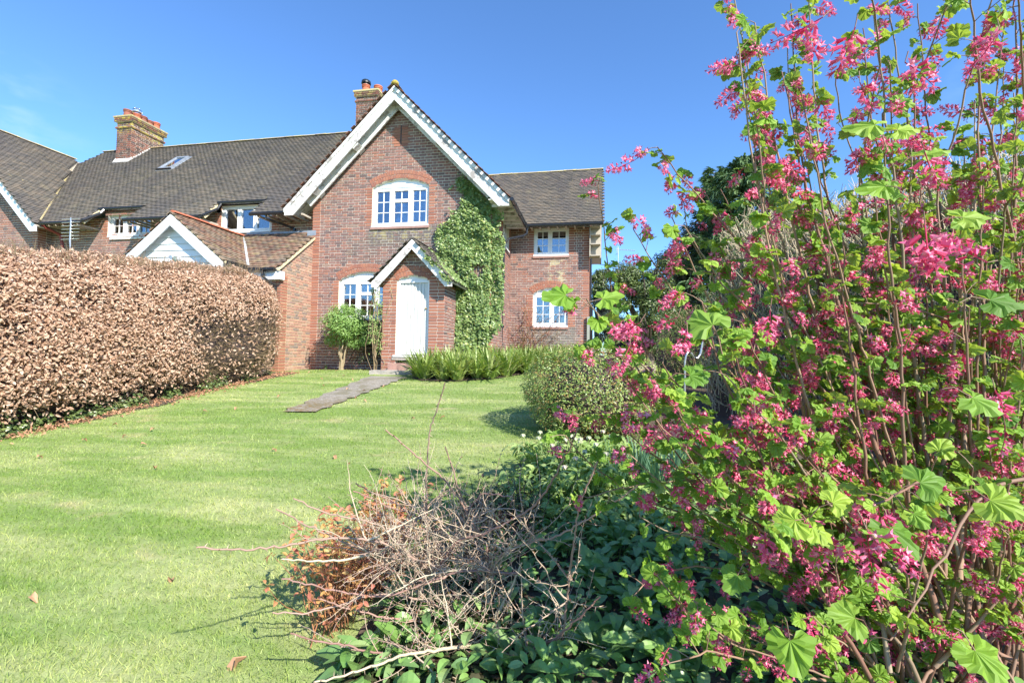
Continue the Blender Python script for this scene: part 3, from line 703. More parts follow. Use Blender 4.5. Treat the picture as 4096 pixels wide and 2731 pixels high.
# enclosed porch
PX0, PX1, PY = 2.62, 4.18, -1.0; hD = Hole(2.975, 3.80, 1.5, 3.655, .115); PAX, PAZ = 3.44, 4.60
def spansP(z):
    hw = PAZ-.12-z; a_, b_ = max(PX0, PAX-hw), min(PX1, PAX+hw)
    return sub([(a_, b_)], [q for q in (hD.at(z),) if q]) if b_ > a_ else []
wall(PB, MW, (0, PY, 0), (1, 0, 0), (0, -1, 0), spansP, 1.3, 4.45, mats=(0, 1), quoin=lambda z, e, s: z < 3.7, seed=5)
arch(PB, hD, (0, PY, 0), (1, 0, 0), (0, -1, 0), 1); mortar_arch(MW, hD, (0, PY, 0), (1, 0, 0), (0, -1, 0)); reveal(MW, hD, (0, PY, 0), (1, 0, 0), (0, -1, 0), .16)
wall(PB, MW, (PX0, PY, 0), (0, 1, 0), (-1, 0, 0), lambda z: [(0, 1.0)], 1.3, 3.6, seed=6)
wall(PB, MW, (PX1, PY, 0), (0, 1, 0), (1, 0, 0), lambda z: [(0, 1.0)], 1.3, 3.6, seed=7)
MW.build('wall', 'mortar', HOUSE)
PB.build(HOUSE, BRICK, BM, 'brick', 'brickwork', 300, keep=lambda P: ((P[:, 0] < 3.9) & (P[:, 1] < -.5)) | ((P[:, 0] > 0) & (P[:, 0] < 3.6) & (abs(P[:, 1]) < .01) & (P[:, 2] > 3.0)))
L3 = (1, [(1, 2, 3)])
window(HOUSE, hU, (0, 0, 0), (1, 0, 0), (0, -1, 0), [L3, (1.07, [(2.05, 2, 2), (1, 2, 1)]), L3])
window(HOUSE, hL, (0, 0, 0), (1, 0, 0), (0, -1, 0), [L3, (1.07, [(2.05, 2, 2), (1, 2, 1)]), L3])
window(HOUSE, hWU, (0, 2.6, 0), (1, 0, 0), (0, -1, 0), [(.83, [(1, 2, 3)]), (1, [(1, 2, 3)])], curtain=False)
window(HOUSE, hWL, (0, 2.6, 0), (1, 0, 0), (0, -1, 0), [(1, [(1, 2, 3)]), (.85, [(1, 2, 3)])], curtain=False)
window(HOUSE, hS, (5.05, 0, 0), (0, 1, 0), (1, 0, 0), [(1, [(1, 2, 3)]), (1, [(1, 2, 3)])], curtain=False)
for (a_, b_, z_, y_) in ((1.72, 3.37, 5.245, 0), (.81, 2.46, 2.765, 0), (5.75, 6.87, 4.945, 2.6), (5.75, 6.87, 2.775, 2.6)):
    q = MB(); q.hexa([(x, y, z+(0 if y < y_-.01 else .03)) for z in (z_-.05, z_+.01) for y in (y_-.045, y_+.1) for x in (a_, b_)]); q.build('window_sill', 'sill_brick', HOUSE)
q = MB(); q.box(2.515, 2.535, -.020, -.004, 7.43, 7.98); q.build('slit_vent', 'interior', HOUSE)
# door: frame, vertical planks, head panel, sill, knob
dm = MB(); y0 = PY+.06
dm.box(2.98, 3.04, y0, y0+.09, 1.86, 3.65); dm.box(3.735, 3.795, y0, y0+.09, 1.86, 3.65); dm.box(2.98, 3.795, y0-.012, y0+.09, 3.60, 3.66)
for k in range(12):
    xa, xb = 2.98+.815*k/12, 2.98+.815*(k+1)/12
    dm.quad((xa, y0+.01, 3.66), (xb, y0+.01, 3.66), (xb, y0+.01, hD.arch_top(xb)+.01), (xa, y0+.01, hD.arch_top(xa)+.01))
DOOR = dm.build('door', 'white_board', HOUSE)
pw = (3.735-3.04)/8
for k in range(8):
    q = MB(); a_ = 3.04+k*pw+.0035; q.prism([(a_, y0+.035, 1.87), (a_+pw-.007, y0+.035, 1.87), (a_+pw-.007, y0+.035, 3.598), (a_, y0+.035, 3.598)], (0, .03, 0)); q.box(a_+.009, a_+pw-.016, y0+.028, y0+.036, 1.875, 3.595)
    q.build('plank', 'door_paint', DOOR)
q = MB(); q.box(3.03, 3.745, y0+.066, y0+.075, 1.86, 3.6); q.build('door_back', 'interior', DOOR)
q = MB(); q.box(2.93, 3.84, PY-.05, y0+.09, 1.81, 1.862); q.build('sill_board', 'door_paint', DOOR)
q = MB(); q.lathe((0, 0, 0), [(.0, 0), (.018, .0), (.022, .012), (.018, .028), (0, .034)], 12)
V = np.vstack(q.V); V = np.stack([V[:, 0], -V[:, 2], V[:, 1]], -1)+np.array([3.695, y0+.026, 2.98]); put('door_knob', V, np.vstack(q.F), 'brass', DOOR, smooth=True)
q = MB(); q.box(2.90, 3.86, PY-.03, PY+.02, 1.74, 1.812); q.build('threshold', 'grey_stone', HOUSE)
# porch roof: tiles, bargeboards
PT = Pieces(); sq = math.sqrt(.5)
YF = PY-.27
for sx in (-1, 1):
    foot = PAX+sx*1.04; O_ = (foot, YF, PAZ-1.02)
    tiles(PT, (foot, YF if sx > 0 else YF, PAZ-1.03), (0, 1, 0), (-sx*sq, 0, sq), lambda a, b: b < 1.44 and a < 1.28, 1.3, 1.45, mat=0, gauge=.1, wave=1, seed=8+sx)
PT_house = PT
def slab(mb, A, B, C_, D_, t):    # A..D corner points of the upper face
    n_ = np.cross(np.array(B, float)-A, np.array(D_, float)-A); n_ /= np.linalg.norm(n_)
    if n_[2] < 0: n_ = -n_
    mb.prism([A, B, C_, D_], -n_*t)
rb = MB()
for sx in (-1, 1):
    slab(rb, (PAX, YF+.02, PAZ-.012), (PAX+sx*1.03, YF+.02, PAZ-1.042), (PAX+sx*1.03, 0, PAZ-1.042), (PAX, 0, PAZ-.012), .045)
def barge(parent, ax_, az, foot_dx, y, depth, th, mat, m=1., cut=True, name='bargeboard', top=.0):
    for sx in (-1, 1):
        A = (ax_, y, az-top); B = (ax_+sx*foot_dx, y, az-top-foot_dx*m)
        C_ = (ax_+sx*(foot_dx), y, az-top-foot_dx*m-depth*.72) ; D_ = (ax_, y, az-top-depth*1.38)
        E_ = (ax_+sx*(foot_dx-.30*depth/.3), y, az-top-(foot_dx)*m-depth*.72)
        q = MB(); t3 = np.array([0, th, 0]); P = np.array([A, B, C_, E_, D_], float)
        V = np.vstack([P, P+t3]); n5 = 5
        F = [(0, 1, 2, 3), (0, 3, 4, 4), (5, 6, 7, 8), (5, 8, 9, 9)]+[(i_, (i_+1) % 5, 5+(i_+1) % 5, 5+i_) for i_ in range(5)]
        q.add(V, F); q.build(name, mat, parent)
barge(HOUSE, PAX, PAZ-.03, 1.0, YF-.0, .165, .03, 'weathered_white')
rb.build('porch_roof_boards', 'wood_soffit', HOUSE)
# main gable roof
VY = -.45; FX = 3.11
rb = MB()
for sx in (-1, 1):
    slab(rb, (GX, VY+.03, GZ-.03), (GX+sx*FX, VY+.03, GZ-.03-FX), (GX+sx*FX, 7.5, GZ-.03-FX), (GX, 7.5, GZ-.03), .06)
    # tiles on both slopes: a full band at the front, all the right-hand slope
    tiles(PT, (GX+sx*FX, VY-.006, GZ-FX-.01), (0, 1, 0), (-sx*sq, 0, sq), lambda a, b, sx=sx: b < FX*1.414-.02 and a < (1.2 if sx < 0 else 2.9+(FX*1.0-b*.707)*0), 3.0, FX*1.42, mat=1, gauge=.1, th=.02, seed=20+sx)
rb.build('roof_boards', 'weathered_white', HOUSE)
# under-verge soffit and bargeboards: a cover board, a moulding and an inner board
barge(HOUSE, GX, GZ-.05, FX-.035, VY+.02, .255, .035, 'weathered_white')
for sx in (-1, 1):
    q = MB(); A = np.array([GX, VY-.012, GZ-.05]); B = np.array([GX+sx*(FX-.03), VY-.012, GZ-.05-(FX-.03)])
    q.prism([A, B, B-(0, 0, .105), A-(0, 0, .105)], (0, .03, 0)); q.build('bargeboard_moulding', 'weathered_white', HOUSE)
    q = MB(); A = np.array([GX, VY+.27, GZ-.1]); B = np.array([GX+sx*(FX-.42), VY+.27, GZ-.1-(FX-.42)])
    q.prism([A, B, B+(-sx*.22, 0, -.22), A-(0, 0, .42)], (0, .04, 0)); q.build('inner_bargeboard', 'weathered_white', HOUSE)
    for zz in (7.36, 6.22):
        xx = GX+sx*(GZ-.40-zz); q = MB(); d = np.array([sx*sq, 0, -sq]); n_ = np.array([-sx*sq, 0, -sq])
        c = np.array([xx, 0, zz]); P = []
        for k_ in (0, 1):
            for y_ in (VY+.06, .0):
                for l_ in (-.10, .10): P.append(c+d*l_+n_*(k_*.07-.02)+np.array([0, y_, 0]))
        q.hexa(P); q.build('purlin_end', 'weathered_white', HOUSE)
def ridge(parent, A, B, mat, r=.085, step=.42, name='ridge_tile', lim=60):
    A, B = np.array(A, float), np.array(B, float); L = np.linalg.norm(B-A); n_ = max(1, int(L/step)); d = (B-A)/L
    side = np.cross(d, ZV); side /= np.linalg.norm(side); up = np.cross(side, d)
    for k in range(n_):
        p = A+d*(k*L/n_); e = A+d*((k+1)*L/n_-.008); V = []
        jit = np.array([0, 0, random.uniform(-.006, .006)])
        for c in (p, e):
            for a in np.linspace(-1.25, 1.25, 7):
                V.append(c+jit+side*r*1.15*sin(a)+up*(r*cos(a)-.05))
        F = [(i_, i_+1, i_+8, i_+7) for i_ in range(6)]+[(0, 1, 2, 3), (3, 4, 5, 6), (0, 3, 6, 6), (7, 8, 9, 10), (10, 11, 12, 13), (7, 10, 13, 13)]
        put(name, V, F, mat, parent)
ridge(HOUSE, (GX, VY-.02, GZ+.03), (GX, 7.5, GZ+.03), 'ridge_tile')
q = MB(); q.lathe((GX, VY+.05, GZ+.03), [(.0, .08), (.06, .07), (.10, .02), (.10, -.04), (.02, -.05)], 10); q.build('moss_cushion', 'moss', HOUSE, smooth=True)
q = MB(); q.lathe((PAX, YF+.03, PAZ), [(.0, .03), (.07, .02), (.08, -.04)], 10)
ridge(HOUSE, (PAX, YF, PAZ+.01), (PAX, -.02, PAZ+.04), 'roof_tile', r=.07)
# right wing roof
EY, EZ = 2.1, 5.80; RY = 4.68; RZ = EZ+RY-EY
def in_wing(a, b):
    x = 4.0+a; y = EY+b*.7071; return x < 7.86 and x > 7.66-y and b < (RY-EY)*1.4142-.02
tiles(PT, (4.0, EY-.03, EZ), (1, 0, 0), (0, sq, sq), in_wing, 3.9, 3.66, mat=0, seed=30)
rb = MB(); slab(rb, (3.2, EY, EZ-.03), (7.84, EY, EZ-.03), (7.84, RY, RZ-.03), (3.2, RY, RZ-.03), .06); slab(rb, (3.2, RY, RZ-.03), (7.84, RY, RZ-.03), (7.84, 7.4, RZ-2.7), (3.2, 7.4, RZ-2.7), .06)
rb.build('wing_roof_boards', 'wood_soffit', HOUSE)
ridge(HOUSE, (3.3, RY, RZ+.03), (7.87, RY, RZ+.03), 'ridge_tile')
PT.build(HOUSE, TILE, ['roof_tile', 'verge_tile'], 'roof_tile', 'roof_tiling', 300, keep=lambda P: ((P[:, 1] > 2) & (P[:, 0] > 5.6)) | ((P[:, 1] < 0) & (P[:, 2] < 5)) | (P[:, 1] < -.3))
# boxed verge with rungs at the wing's right end
q = MB(); q.box(7.78, 7.815, 2.28, 2.36, 4.80, 5.78); q.box(7.47, 7.50, 2.30, 2.6, 4.85, 5.76); q.box(7.5, 7.78, 2.50, 2.53, 4.85, 5.76)
for zz in (4.88, 5.22, 5.50, 5.74): q.box(7.5, 7.78, 2.28, 2.5, zz-.015, zz+.015)
q.build('verge_box', 'wood_soffit', HOUSE)
# fascias, rafter feet, gutters and downpipes
q = MB(); q.box(5.2, 7.45, 2.56, 2.58, 5.80, 5.93)
for k in range(9): xx = 5.45+k*.26; q.box(xx, xx+.05, 2.2, 2.56, 5.74, 5.80)
q.build('rafter_feet', 'wood_soffit', HOUSE)
def gutter(parent, pts, r=.052, name='gutter', mat='black_plastic'):
    q = MB(); q.tube(pts, r, 8); P = np.array(pts, float)
    L = np.linalg.norm(P[-1]-P[0]); nb = max(2, int(L/.8))
    for k in range(nb):
        c = P[0]+(P[-1]-P[0])*(k+.5)/nb; d = (P[-1]-P[0])/L; q.tube([c-d*.02, c+d*.02], r*1.18, 8)
    q.build(name, mat, parent, smooth=False)
def pipe(parent, pts, r=.036, name='downpipe', mat='black_plastic', collars=()):
    q = MB(); q.tube(pts, r, 8)
    for c in collars: c = np.array(c, float); q.tube([c-(0, 0, .035), c+(0, 0, .035)], r*1.3, 8)
    q.build(name, mat, parent, smooth=False)
gutter(HOUSE, [(5.62, EY-.05, EZ-.05), (7.87, EY-.05, EZ-.05)])
gutter(HOUSE, [(GX+FX+.04, VY-.03, 5.70), (GX+FX+.04, 2.05, 5.69)])
pipe(HOUSE, [(5.65, 1.98, 5.66), (5.64, 1.98, 5.5), (5.55, 1.85, 5.40), (5.25, 1.35, 5.20), (5.14, 1.2, 5.05), (5.13, 1.2, 4.9), (5.13, 1.2, 1.6)], collars=[(5.13, 1.2, z) for z in (4.85, 4.1, 2.7, 1.9)])
# plain soffit boards of the right eave
q = MB(); q.box(5.05, 5.60, -.42, 2.2, 5.72, 5.735)
for k in range(6): yy = -.1+k*.38; q.box(5.06, 5.56, yy, yy+.06, 5.64, 5.718)
q.build('eave_soffit', 'weathered_white', HOUSE)
# small plants of ironmongery on the gable: lead step over the extension roof
q = MB(); q.box(-.16, .10, -.012, .22, 5.10, 5.24); q.build('lead_flashing', 'lead', HOUSE)
q = MB(); q.box(4.15, 4.42, -.16, -.01, 1.75, 2.25); q.build('meter_box', 'white_plastic', HOUSE)
q = MB(); q.box(7.42, 7.50, 2.50, 2.56, 1.5, 3.1); q.build('leaning_board', 'green_board', HOUSE)
pipe(HOUSE, [(7.56, 2.75, 3.5), (7.56, 2.75, 1.6)], .028); pipe(HOUSE, [(7.50, 2.9, 5.2), (7.52, 2.9, 1.6)], .03)

# ---- chimneys
def chimney(parent, x0, x1, y0, y1, zb, zt, pots, bands, cap, seed=0):
    PC = Pieces(); mb = MB()
    wall(PC, mb, (0, y0, 0), (1, 0, 0), (0, -1, 0), lambda z: [(x0, x1)], zb, zt, seed=seed)
    wall(PC, mb, (x1, y0, 0), (0, 1, 0), (1, 0, 0), lambda z: [(0, y1-y0)], zb, zt, seed=seed+1)
    mb.box(x0, x1-.002, y0+.002, y1, zb, zt)
    for (za, zc, ov) in bands:
        mb.box(x0-ov, x1+ov, y0-ov, y1+ov, za, zc)
        wall(PC, mb, (0, y0-ov, 0), (1, 0, 0), (0, -1, 0), lambda z: [(x0-ov, x1+ov)], za, zc-.005, seed=seed+2)
        wall(PC, mb, (x1+ov, y0-ov, 0), (0, 1, 0), (1, 0, 0), lambda z: [(0, y1-y0+2*ov)], za, zc-.005, seed=seed+3)
    CH = mb.build('chimney', 'mortar', parent)
    PC.M = [0]*len(PC.M); PC.build(CH, BRICK, ['chimney_brick'], 'brick', 'brickwork', 60)
    q = MB(); q.box(x0-cap, x1+cap, y0-cap, y1+cap, zt, zt+.06)
    r_ = np.random.default_rng(seed)
    q.build('chimney_cap', 'ridge_tile', CH)
    for (px, py, hgt, r0, mat_, kind) in pots:
        q = MB(); q.lathe((px, py, zt+.06), [(r0*1.12, 0), (r0*1.05, hgt*.2), (r0*.92, hgt*.72), (r0*1.08, hgt*.74), (r0*1.08, hgt*.82), (r0*.95, hgt*.83), (r0*1.12, hgt*.9), (r0*1.1, hgt), (r0*.85, hgt), (r0*.8, hgt*.6), (0, hgt*.6)], 16)
        q.build('chimney_pot', mat_, CH, smooth=False)
        if kind == 'cowl':
            q = MB(); q.lathe((px, py, zt+.06+hgt), [(r0*.7, -.02), (r0*.7, .05), (r0*1.2, .07), (r0*1.25, .12), (r0*1.0, .19), (r0*.5, .24), (0, .25)], 16)
            for k in range(12): a = k*pi/6; q.tube([(px+r0*1.26*cos(a), py+r0*1.26*sin(a), zt+.13+hgt), (px+r0*.5*cos(a), py+r0*.5*sin(a), zt+.31+hgt)], .008, 4)
            q.build('steel_cowl', 'steel', CH, smooth=False)
        if kind == 'black':
            q = MB(); q.lathe((px, py, zt+.06+hgt), [(r0*1.0, -.02), (r0*1.0, .03), (r0*.8, .04), (r0*.8, .06), (r0*1.25, .07), (r0*1.25, .11), (r0*1.15, .12), (r0*1.2, .16), (r0*.9, .2), (0, .21)], 16); q.build('black_cowl', 'black_plastic', CH)
    return CH
chimney(HOUSE, -1.13, -.31, 4.0, 5.0, 9.3, 11.50, [(-.86, 4.2, .30, .14, 'terracotta', 'black'), (-.5, 4.45, .38, .15, 'terracotta', ''), (-.40, 4.8, .30, .13, 'terracotta', '')],
        [(11.13, 11.21, .035), (11.34, 11.50, .06)], .09, 40)

# ================================================================== LONG MIDDLE RANGE (attached cottage)
COT = thing('terraced_cottage', 'long middle cottage with skylight in its dark tiled roof, left of the tall gable', 'house', (-4, .25, 1.45))
PB = Pieces(); MW = MB(); WY = .40
hR = Hole(-3.29, -1.60, 5.39, 6.19); hQ = Hole(-7.40, -5.78, 5.41, 6.10)
def spansR(z):
    segs = [(-9.55, 0.0)]
    if z > 5.98: segs = [(-7.50, -5.80), (-3.32, -1.66)]
    return sub(segs, [q for q in (h.at(z) for h in (hR, hQ)) if q])
wall(PB, MW, (0, WY, 0), (1, 0, 0), (0, -1, 0), spansR, 1.3, 6.22, quoin=lambda z, e, s: hR.edge(z, e) or hQ.edge(z, e), seed=50)
for h in (hR, hQ): reveal(MW, h, (0, WY, 0), (1, 0, 0), (0, -1, 0))
MW.build('wall', 'mortar', COT)
PB.build(COT, BRICK, BM, 'brick', 'brickwork', 300, keep=lambda P: P[:, 2] > 4.6)
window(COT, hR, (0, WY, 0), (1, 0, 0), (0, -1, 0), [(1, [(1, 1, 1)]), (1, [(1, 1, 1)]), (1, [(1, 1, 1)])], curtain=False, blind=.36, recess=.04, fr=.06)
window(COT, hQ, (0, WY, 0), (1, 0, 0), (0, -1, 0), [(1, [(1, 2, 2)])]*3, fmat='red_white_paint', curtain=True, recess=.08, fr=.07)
q = MB(); q.box(-7.25, -5.57, WY-.06, WY+.05, 5.29, 5.345); q.build('window_sill', 'red_white_paint', COT)
E0Y, E0Z = -.3, 5.70; TY = 4.0; sq = math.sqrt(.5)
def in_row(a, b, n1=(-7.47, -5.88), n2=(-3.26, -1.68)):
    x = -13.6+a; y = E0Y+b*.7071
    if x < -9.36-y*1.06 or x > y-.32 or x > .3 or b > (TY-E0Y)*1.4142-.03: return False
    if x < -12.35-(TY-y)*.22: return False
    if y < .27 and (n1[0] < x < n1[1] or n2[0] < x < n2[1]): return False
    if -7.72 < x < -7.2 and 2.32 < y < 2.98: return False
    if -10.80 < x < -10.08 and y > 3.14: return False
    return True
PT = Pieces()
tiles(PT, (-13.6, E0Y, E0Z), (1, 0, 0), (0, sq, sq), in_row, 18, (TY-E0Y)*1.4142, mat=0, seed=51)
PT.build(COT, TILE, ['roof_tile'], 'roof_tile', 'roof_tiling', 300, keep=lambda P: P[:, 0] < 0)
rb = MB()
def rowslab(x0, x1, y0, y1=TY): slab(rb, (x0, y0, E0Z-.03+(y0-E0Y)), (x1, y0, E0Z-.03+(y0-E0Y)), (x1, y1, E0Z-.03+(y1-E0Y)), (x0, y1, E0Z-.03+(y1-E0Y)), .05)
rowslab(-12.4, .3, .29); rowslab(-9.2, -7.47, E0Y+.02, .288); rowslab(-5.88, -3.26, E0Y+.02, .288); rowslab(-1.68, -.5, E0Y+.02, .288)
slab(rb, (-12.4, TY, 9.95), (.3, TY, 9.95), (.3, 8.2, 5.75), (-12.4, 8.2, 5.75), .05)
rb.build('roof_boards', 'wood_soffit', COT)
ridge(COT, (-12.4, TY, 10.03), (-10.82, TY, 10.03), 'ridge_tile'); ridge(COT, (-10.05, TY, 10.03), (.3, TY, 10.03), 'ridge_tile')
# verge mortar at the cut edges over the windows, barge slips and gutters
def slope(x, y, d=0): return np.array([x, y-d*sq, E0Z+(y-E0Y)+d*sq])
for (xx, s_) in ((-7.49, 1), (-3.28, 1)):
    q = MB(); a_, b_ = slope(xx, E0Y), slope(xx, .27); q.prism([a_, b_, b_+(0.02*s_, .05, -.07), a_+(0.02*s_, .05, -.07)], (s_*.04, 0, 0)); q.build('verge_mortar', 'verge_mortar', COT)
for (x0, x1, y, mt) in ((-9.15, -7.52, E0Y, 0), (-5.90, -3.32, E0Y, 0), (-1.70, -.66, E0Y, 0), (-7.50, -5.86, .25, 0), (-3.24, -1.66, .25, 0)):
    z = E0Z+(y-E0Y)-.045; gutter(COT, [(x0, y-.05, z), (x1, y-.05, z)], .05)
pipe(COT, [(-3.32, -.34, 5.62), (-3.24, -.32, 5.70), (-3.15, .08, 6.0), (-3.12, .18, 6.18)], .035, 'gutter_link')
pipe(COT, [(-7.52, -.34, 5.64), (-7.42, -.3, 5.72), (-7.33, .1, 6.04), (-7.30, .18, 6.17)], .045, 'gutter_link')
pipe(COT, [(-1.2, -.34, 5.62), (-1.2, -.33, 5.52), (-.82, .30, 5.42), (-.80, .32, 5.36), (-.80, .32, 5.22)], .034, collars=[(-.80, .32, 5.38)])
pipe(COT, [(-3.75, -.33, 5.62), (-3.75, .3, 5.3)], .034); pipe(COT, [(-9.0, -.3, 5.62), (-8.95, .2, 5.45), (-8.85, .3, 4.6)], .045, mat='red_pipe')
q = MB()
for k in range(34):
    xx = -9.1+k*.27
    if -7.55 < xx < -5.88 or -3.33 < xx < -1.68 or xx > -.1: continue
    q.box(xx, xx+.05, E0Y+.03, WY, 5.60, 5.65)
q.build('rafter_feet', 'wood_soffit', COT)
# skylight lying in the roof slope
q = MB()
def sl(x, y, d): return slope(x, y, d)
def slbox(q, x0, x1, y0, y1, d0, d1): q.hexa([sl(x, y, d) for d in (d0, d1) for y in (y0, y1) for x in (x0, x1)])
SX0, SX1, SY0, SY1 = -7.74, -7.20, 2.28, 3.02
slbox(q, SX0-.06, SX1+.06, SY0-.05, SY1+.05, .0, .03); 
for (a_, b_, c_, d_) in ((SX0, SX0+.07, SY0, SY1), (SX1-.07, SX1, SY0, SY1), (SX0+.07, SX1-.07, SY0, SY0+.06), (SX0+.07, SX1-.07, SY1-.06, SY1)): slbox(q, a_, b_, c_, d_, .032, .085)
SK = q.build('skylight', 'lead', COT)
q = MB(); slbox(q, SX0+.07, SX1-.07, SY0+.06, SY1-.06, .05, .056); q.build('pane', 'glass', SK)
q = MB(); slbox(q, SX0+.07, SX1-.07, SY0+.06, SY1-.06, .034, .038); q.build('skylight_lining', 'curtain', SK)
q = MB(); slbox(q, SX0-.03, SX1+.03, SY0-.03, SY0-.002, .032, .09); q.build('skylight_lower_cover', 'black_plastic', SK)
# chimney with its cement fillet
chimney(COT, -10.76, -10.09, 3.18, 4.52, 8.9, 10.88, [(-10.50, 3.34, .33, .13, 'old_pot', ''), (-10.40, 3.62, .30, .14, 'terracotta', 'cowl'), (-10.41, 3.88, .34, .14, 'old_pot', ''), (-10.41, 4.14, .30, .14, 'old_pot', ''), (-10.39, 4.42, .36, .14, 'terracotta', '')],
        [(10.46, 10.54, .04), (10.72, 10.88, .07)], .10, 60)
q = MB(); zc = lambda y: E0Z+(y-E0Y)
q.prism([(-10.80, 3.06, zc(3.06)+.02), (-10.05, 3.06, zc(3.06)+.02), (-10.05, 3.20, zc(3.20)+.12), (-10.80, 3.20, zc(3.20)+.12)], (0, .02, -.06))
nst = 10
for k in range(nst):
    ya, yb = 3.12+k*.085, 3.12+(k+1)*.085; q.box(-10.095, -10.06, ya, yb, zc(ya)-.02, zc(ya)+.10)
q.build('cement_fillet', 'cement', COT)
# valley line of mortar between cottage and end house
q = MB(); a_ = np.array([-9.1, -.25, 5.80]); b_ = np.array([-12.55, 3.05, 9.10])
q.tube([a_+(0, 0, .0), b_+(0, 0, .02)], .024, 5); q.build('valley_mortar', 'ridge_tile', COT)

# ================================================================== END HOUSE on the far left
ENDH = thing('end_cottage', 'gabled brick cottage at the far left end of the terrace, partly out of frame', 'house', (-12.7, 0, 1.45))
PB = Pieces(); MW = MB(); EXA, EZA = -12.72, 9.36
wall(PB, MW, (0, 0, 0), (1, 0, 0), (0, -1, 0), lambda z: [(max(-15.9, EXA-(EZA-.2-z)), min(-9.55, EXA+(EZA-.2-z)))] if z < 9.2 else [], 1.3, 9.3, quoin=lambda z, e, s: s == 1 and z < 5.9, seed=70)
wall(PB, MW, (-9.55, 0, 0), (0, 1, 0), (1, 0, 0), lambda z: [(0, .4)], 1.3, 5.9, quoin=lambda z, e, s: e < .01, seed=71)
MW.build('wall', 'mortar', ENDH); PB.build(ENDH, BRICK, BM, 'brick', 'brickwork', 300)
PT = Pieces()
def in_end(a, b):
    y = -.47+a; x = -8.98-b*.7071; return x > EXA+.02 and y < (-9.36-x)/1.06+.03
tiles(PT, (-8.98, -.47, 5.64), (0, 1, 0), (-sq, 0, sq), in_end, 5.5, 5.36, mat=0, seed=72)
PT.build(ENDH, TILE, ['roof_tile'], 'roof_tile', 'roof_tiling', 300)
rb = MB()
for sx in (-1, 1): slab(rb, (EXA, -.44, EZA-.03), (EXA+sx*3.76, -.44, EZA-.03-3.76), (EXA+sx*3.76, 8, EZA-.03-3.76), (EXA, 8, EZA-.03), .05)
rb.build('roof_boards', 'wood_soffit', ENDH)
ridge(ENDH, (EXA, -.47, EZA+.04), (EXA, 3.2, EZA+.04), 'ridge_tile')
barge(ENDH, EXA, EZA-.05, 3.75, -.45, .22, .035, 'white_board')

# ================================================================== WHITE GABLED ENTRANCE EXTENSION
EXT = thing('brick_extension', 'single-storey entrance extension with small white boarded gable and new red tiles, behind the beech hedge', 'extension', (-2, -1, 1.45))
PB = Pieces(); MW = MB()
EXY, EXZ, EXS = -1.42, 3.92, .80        # eave y and z, slope
def ztop(y): return EXZ+(y-EXY)*EXS
wall(PB, MW, (.012, -1.22, 0), (0, 1, 0), (1, 0, 0), lambda z: [(max(0, (z-EXZ+.10)/EXS+EXY+1.22) if z > EXZ-.1 else 0, 1.218)], 1.3, 5.05, mats=(0, 1), quoin=lambda z, e, s: s == 0 and z < 3.8, seed=80)
wall(PB, MW, (0, -1.22, 0), (1, 0, 0), (0, -1, 0), lambda z: [(-.88, .012)], 1.3, 3.8, quoin=lambda z, e, s: s == 1, seed=81)
MW.build('wall', 'yellow_mortar', EXT); PB.build(EXT, BRICK, ['extension_brick', 'red_brick'], 'brick', 'brickwork', 300, keep=lambda P: P[:, 0] > 0)
GAX, GAZ, GM, GY, GFX = -2.32, 5.17, .79, -2.08, 1.50
PT = Pieces(); es = math.sqrt(1+EXS**2); gs = math.sqrt(1+GM**2)
def in_ext(a, b):
    x = -2.4+a; y = EXY+b/es; z = EXZ+(b/es)*EXS; return x < .09 and b < 1.66*es and (z > GAZ-GM*(x-GAX)-.01)
tiles(PT, (-2.4, EXY-.03, EXZ), (1, 0, 0), (0, 1/es, EXS/es), in_ext, 2.6, 2.2, wave=1, seed=82)
def in_g(a, b):
    y = GY+a; z = GAZ-GM*GFX+b*GM/gs; return b < GFX*gs-.02 and y < EXY+(z-EXZ)/EXS+.03
tiles(PT, (GAX+GFX, GY, GAZ-GM*GFX), (0, 1, 0), (-1/gs, 0, GM/gs), in_g, 2.4, GFX*gs, wave=1, seed=83)
tiles(PT, (GAX-GFX, GY, GAZ-GM*GFX), (0, 1, 0), (1/gs, 0, GM/gs), in_g, 2.4, GFX*gs, wave=1, seed=84)
PT.build(EXT, TILE, ['new_tile'], 'roof_tile', 'roof_tiling', 300)
rb = MB()
for sx in (-1, 1): slab(rb, (GAX, GY+.02, GAZ-.02), (GAX+sx*GFX, GY+.02, GAZ-.02-GM*GFX), (GAX+sx*GFX, EXY, GAZ-.02-GM*GFX), (GAX, .2, GAZ-.02), .04)
slab(rb, (-.9, EXY, EXZ-.02), (.06, EXY, EXZ-.02), (.06, .24, EXZ-.02+1.66*EXS), (-2.3, .24, EXZ-.02+1.66*EXS), .04)
rb.build('roof_boards', 'wood_soffit', EXT)
ridge(EXT, (GAX, GY-.02, GAZ+.03), (GAX, .2, GAZ+.03), 'terracotta', r=.09, step=.3)
barge(EXT, GAX, GAZ-.05, GFX-.02, GY-.07, .19, .03, 'white_board', m=GM)
for sx in (-1, 1):   # mortar bedding under the verge tiles
    q = MB(); A = np.array([GAX, GY+.0, GAZ-.005]); B = np.array([GAX+sx*GFX, GY, GAZ-.005-GM*GFX]); q.prism([A, B, B-(0, 0, .05), A-(0, 0, .05)], (0, .06, 0)); q.build('verge_mortar', 'verge_mortar', EXT)
q = MB(); A = np.array([.04, EXY, EXZ-.0]); B = np.array([.04, -.0, ztop(0)-.0]); q.prism([A, B, B-(0, 0, .06), A-(0, 0, .06)], (.05, 0, 0)); q.build('verge_mortar', 'verge_mortar', EXT)
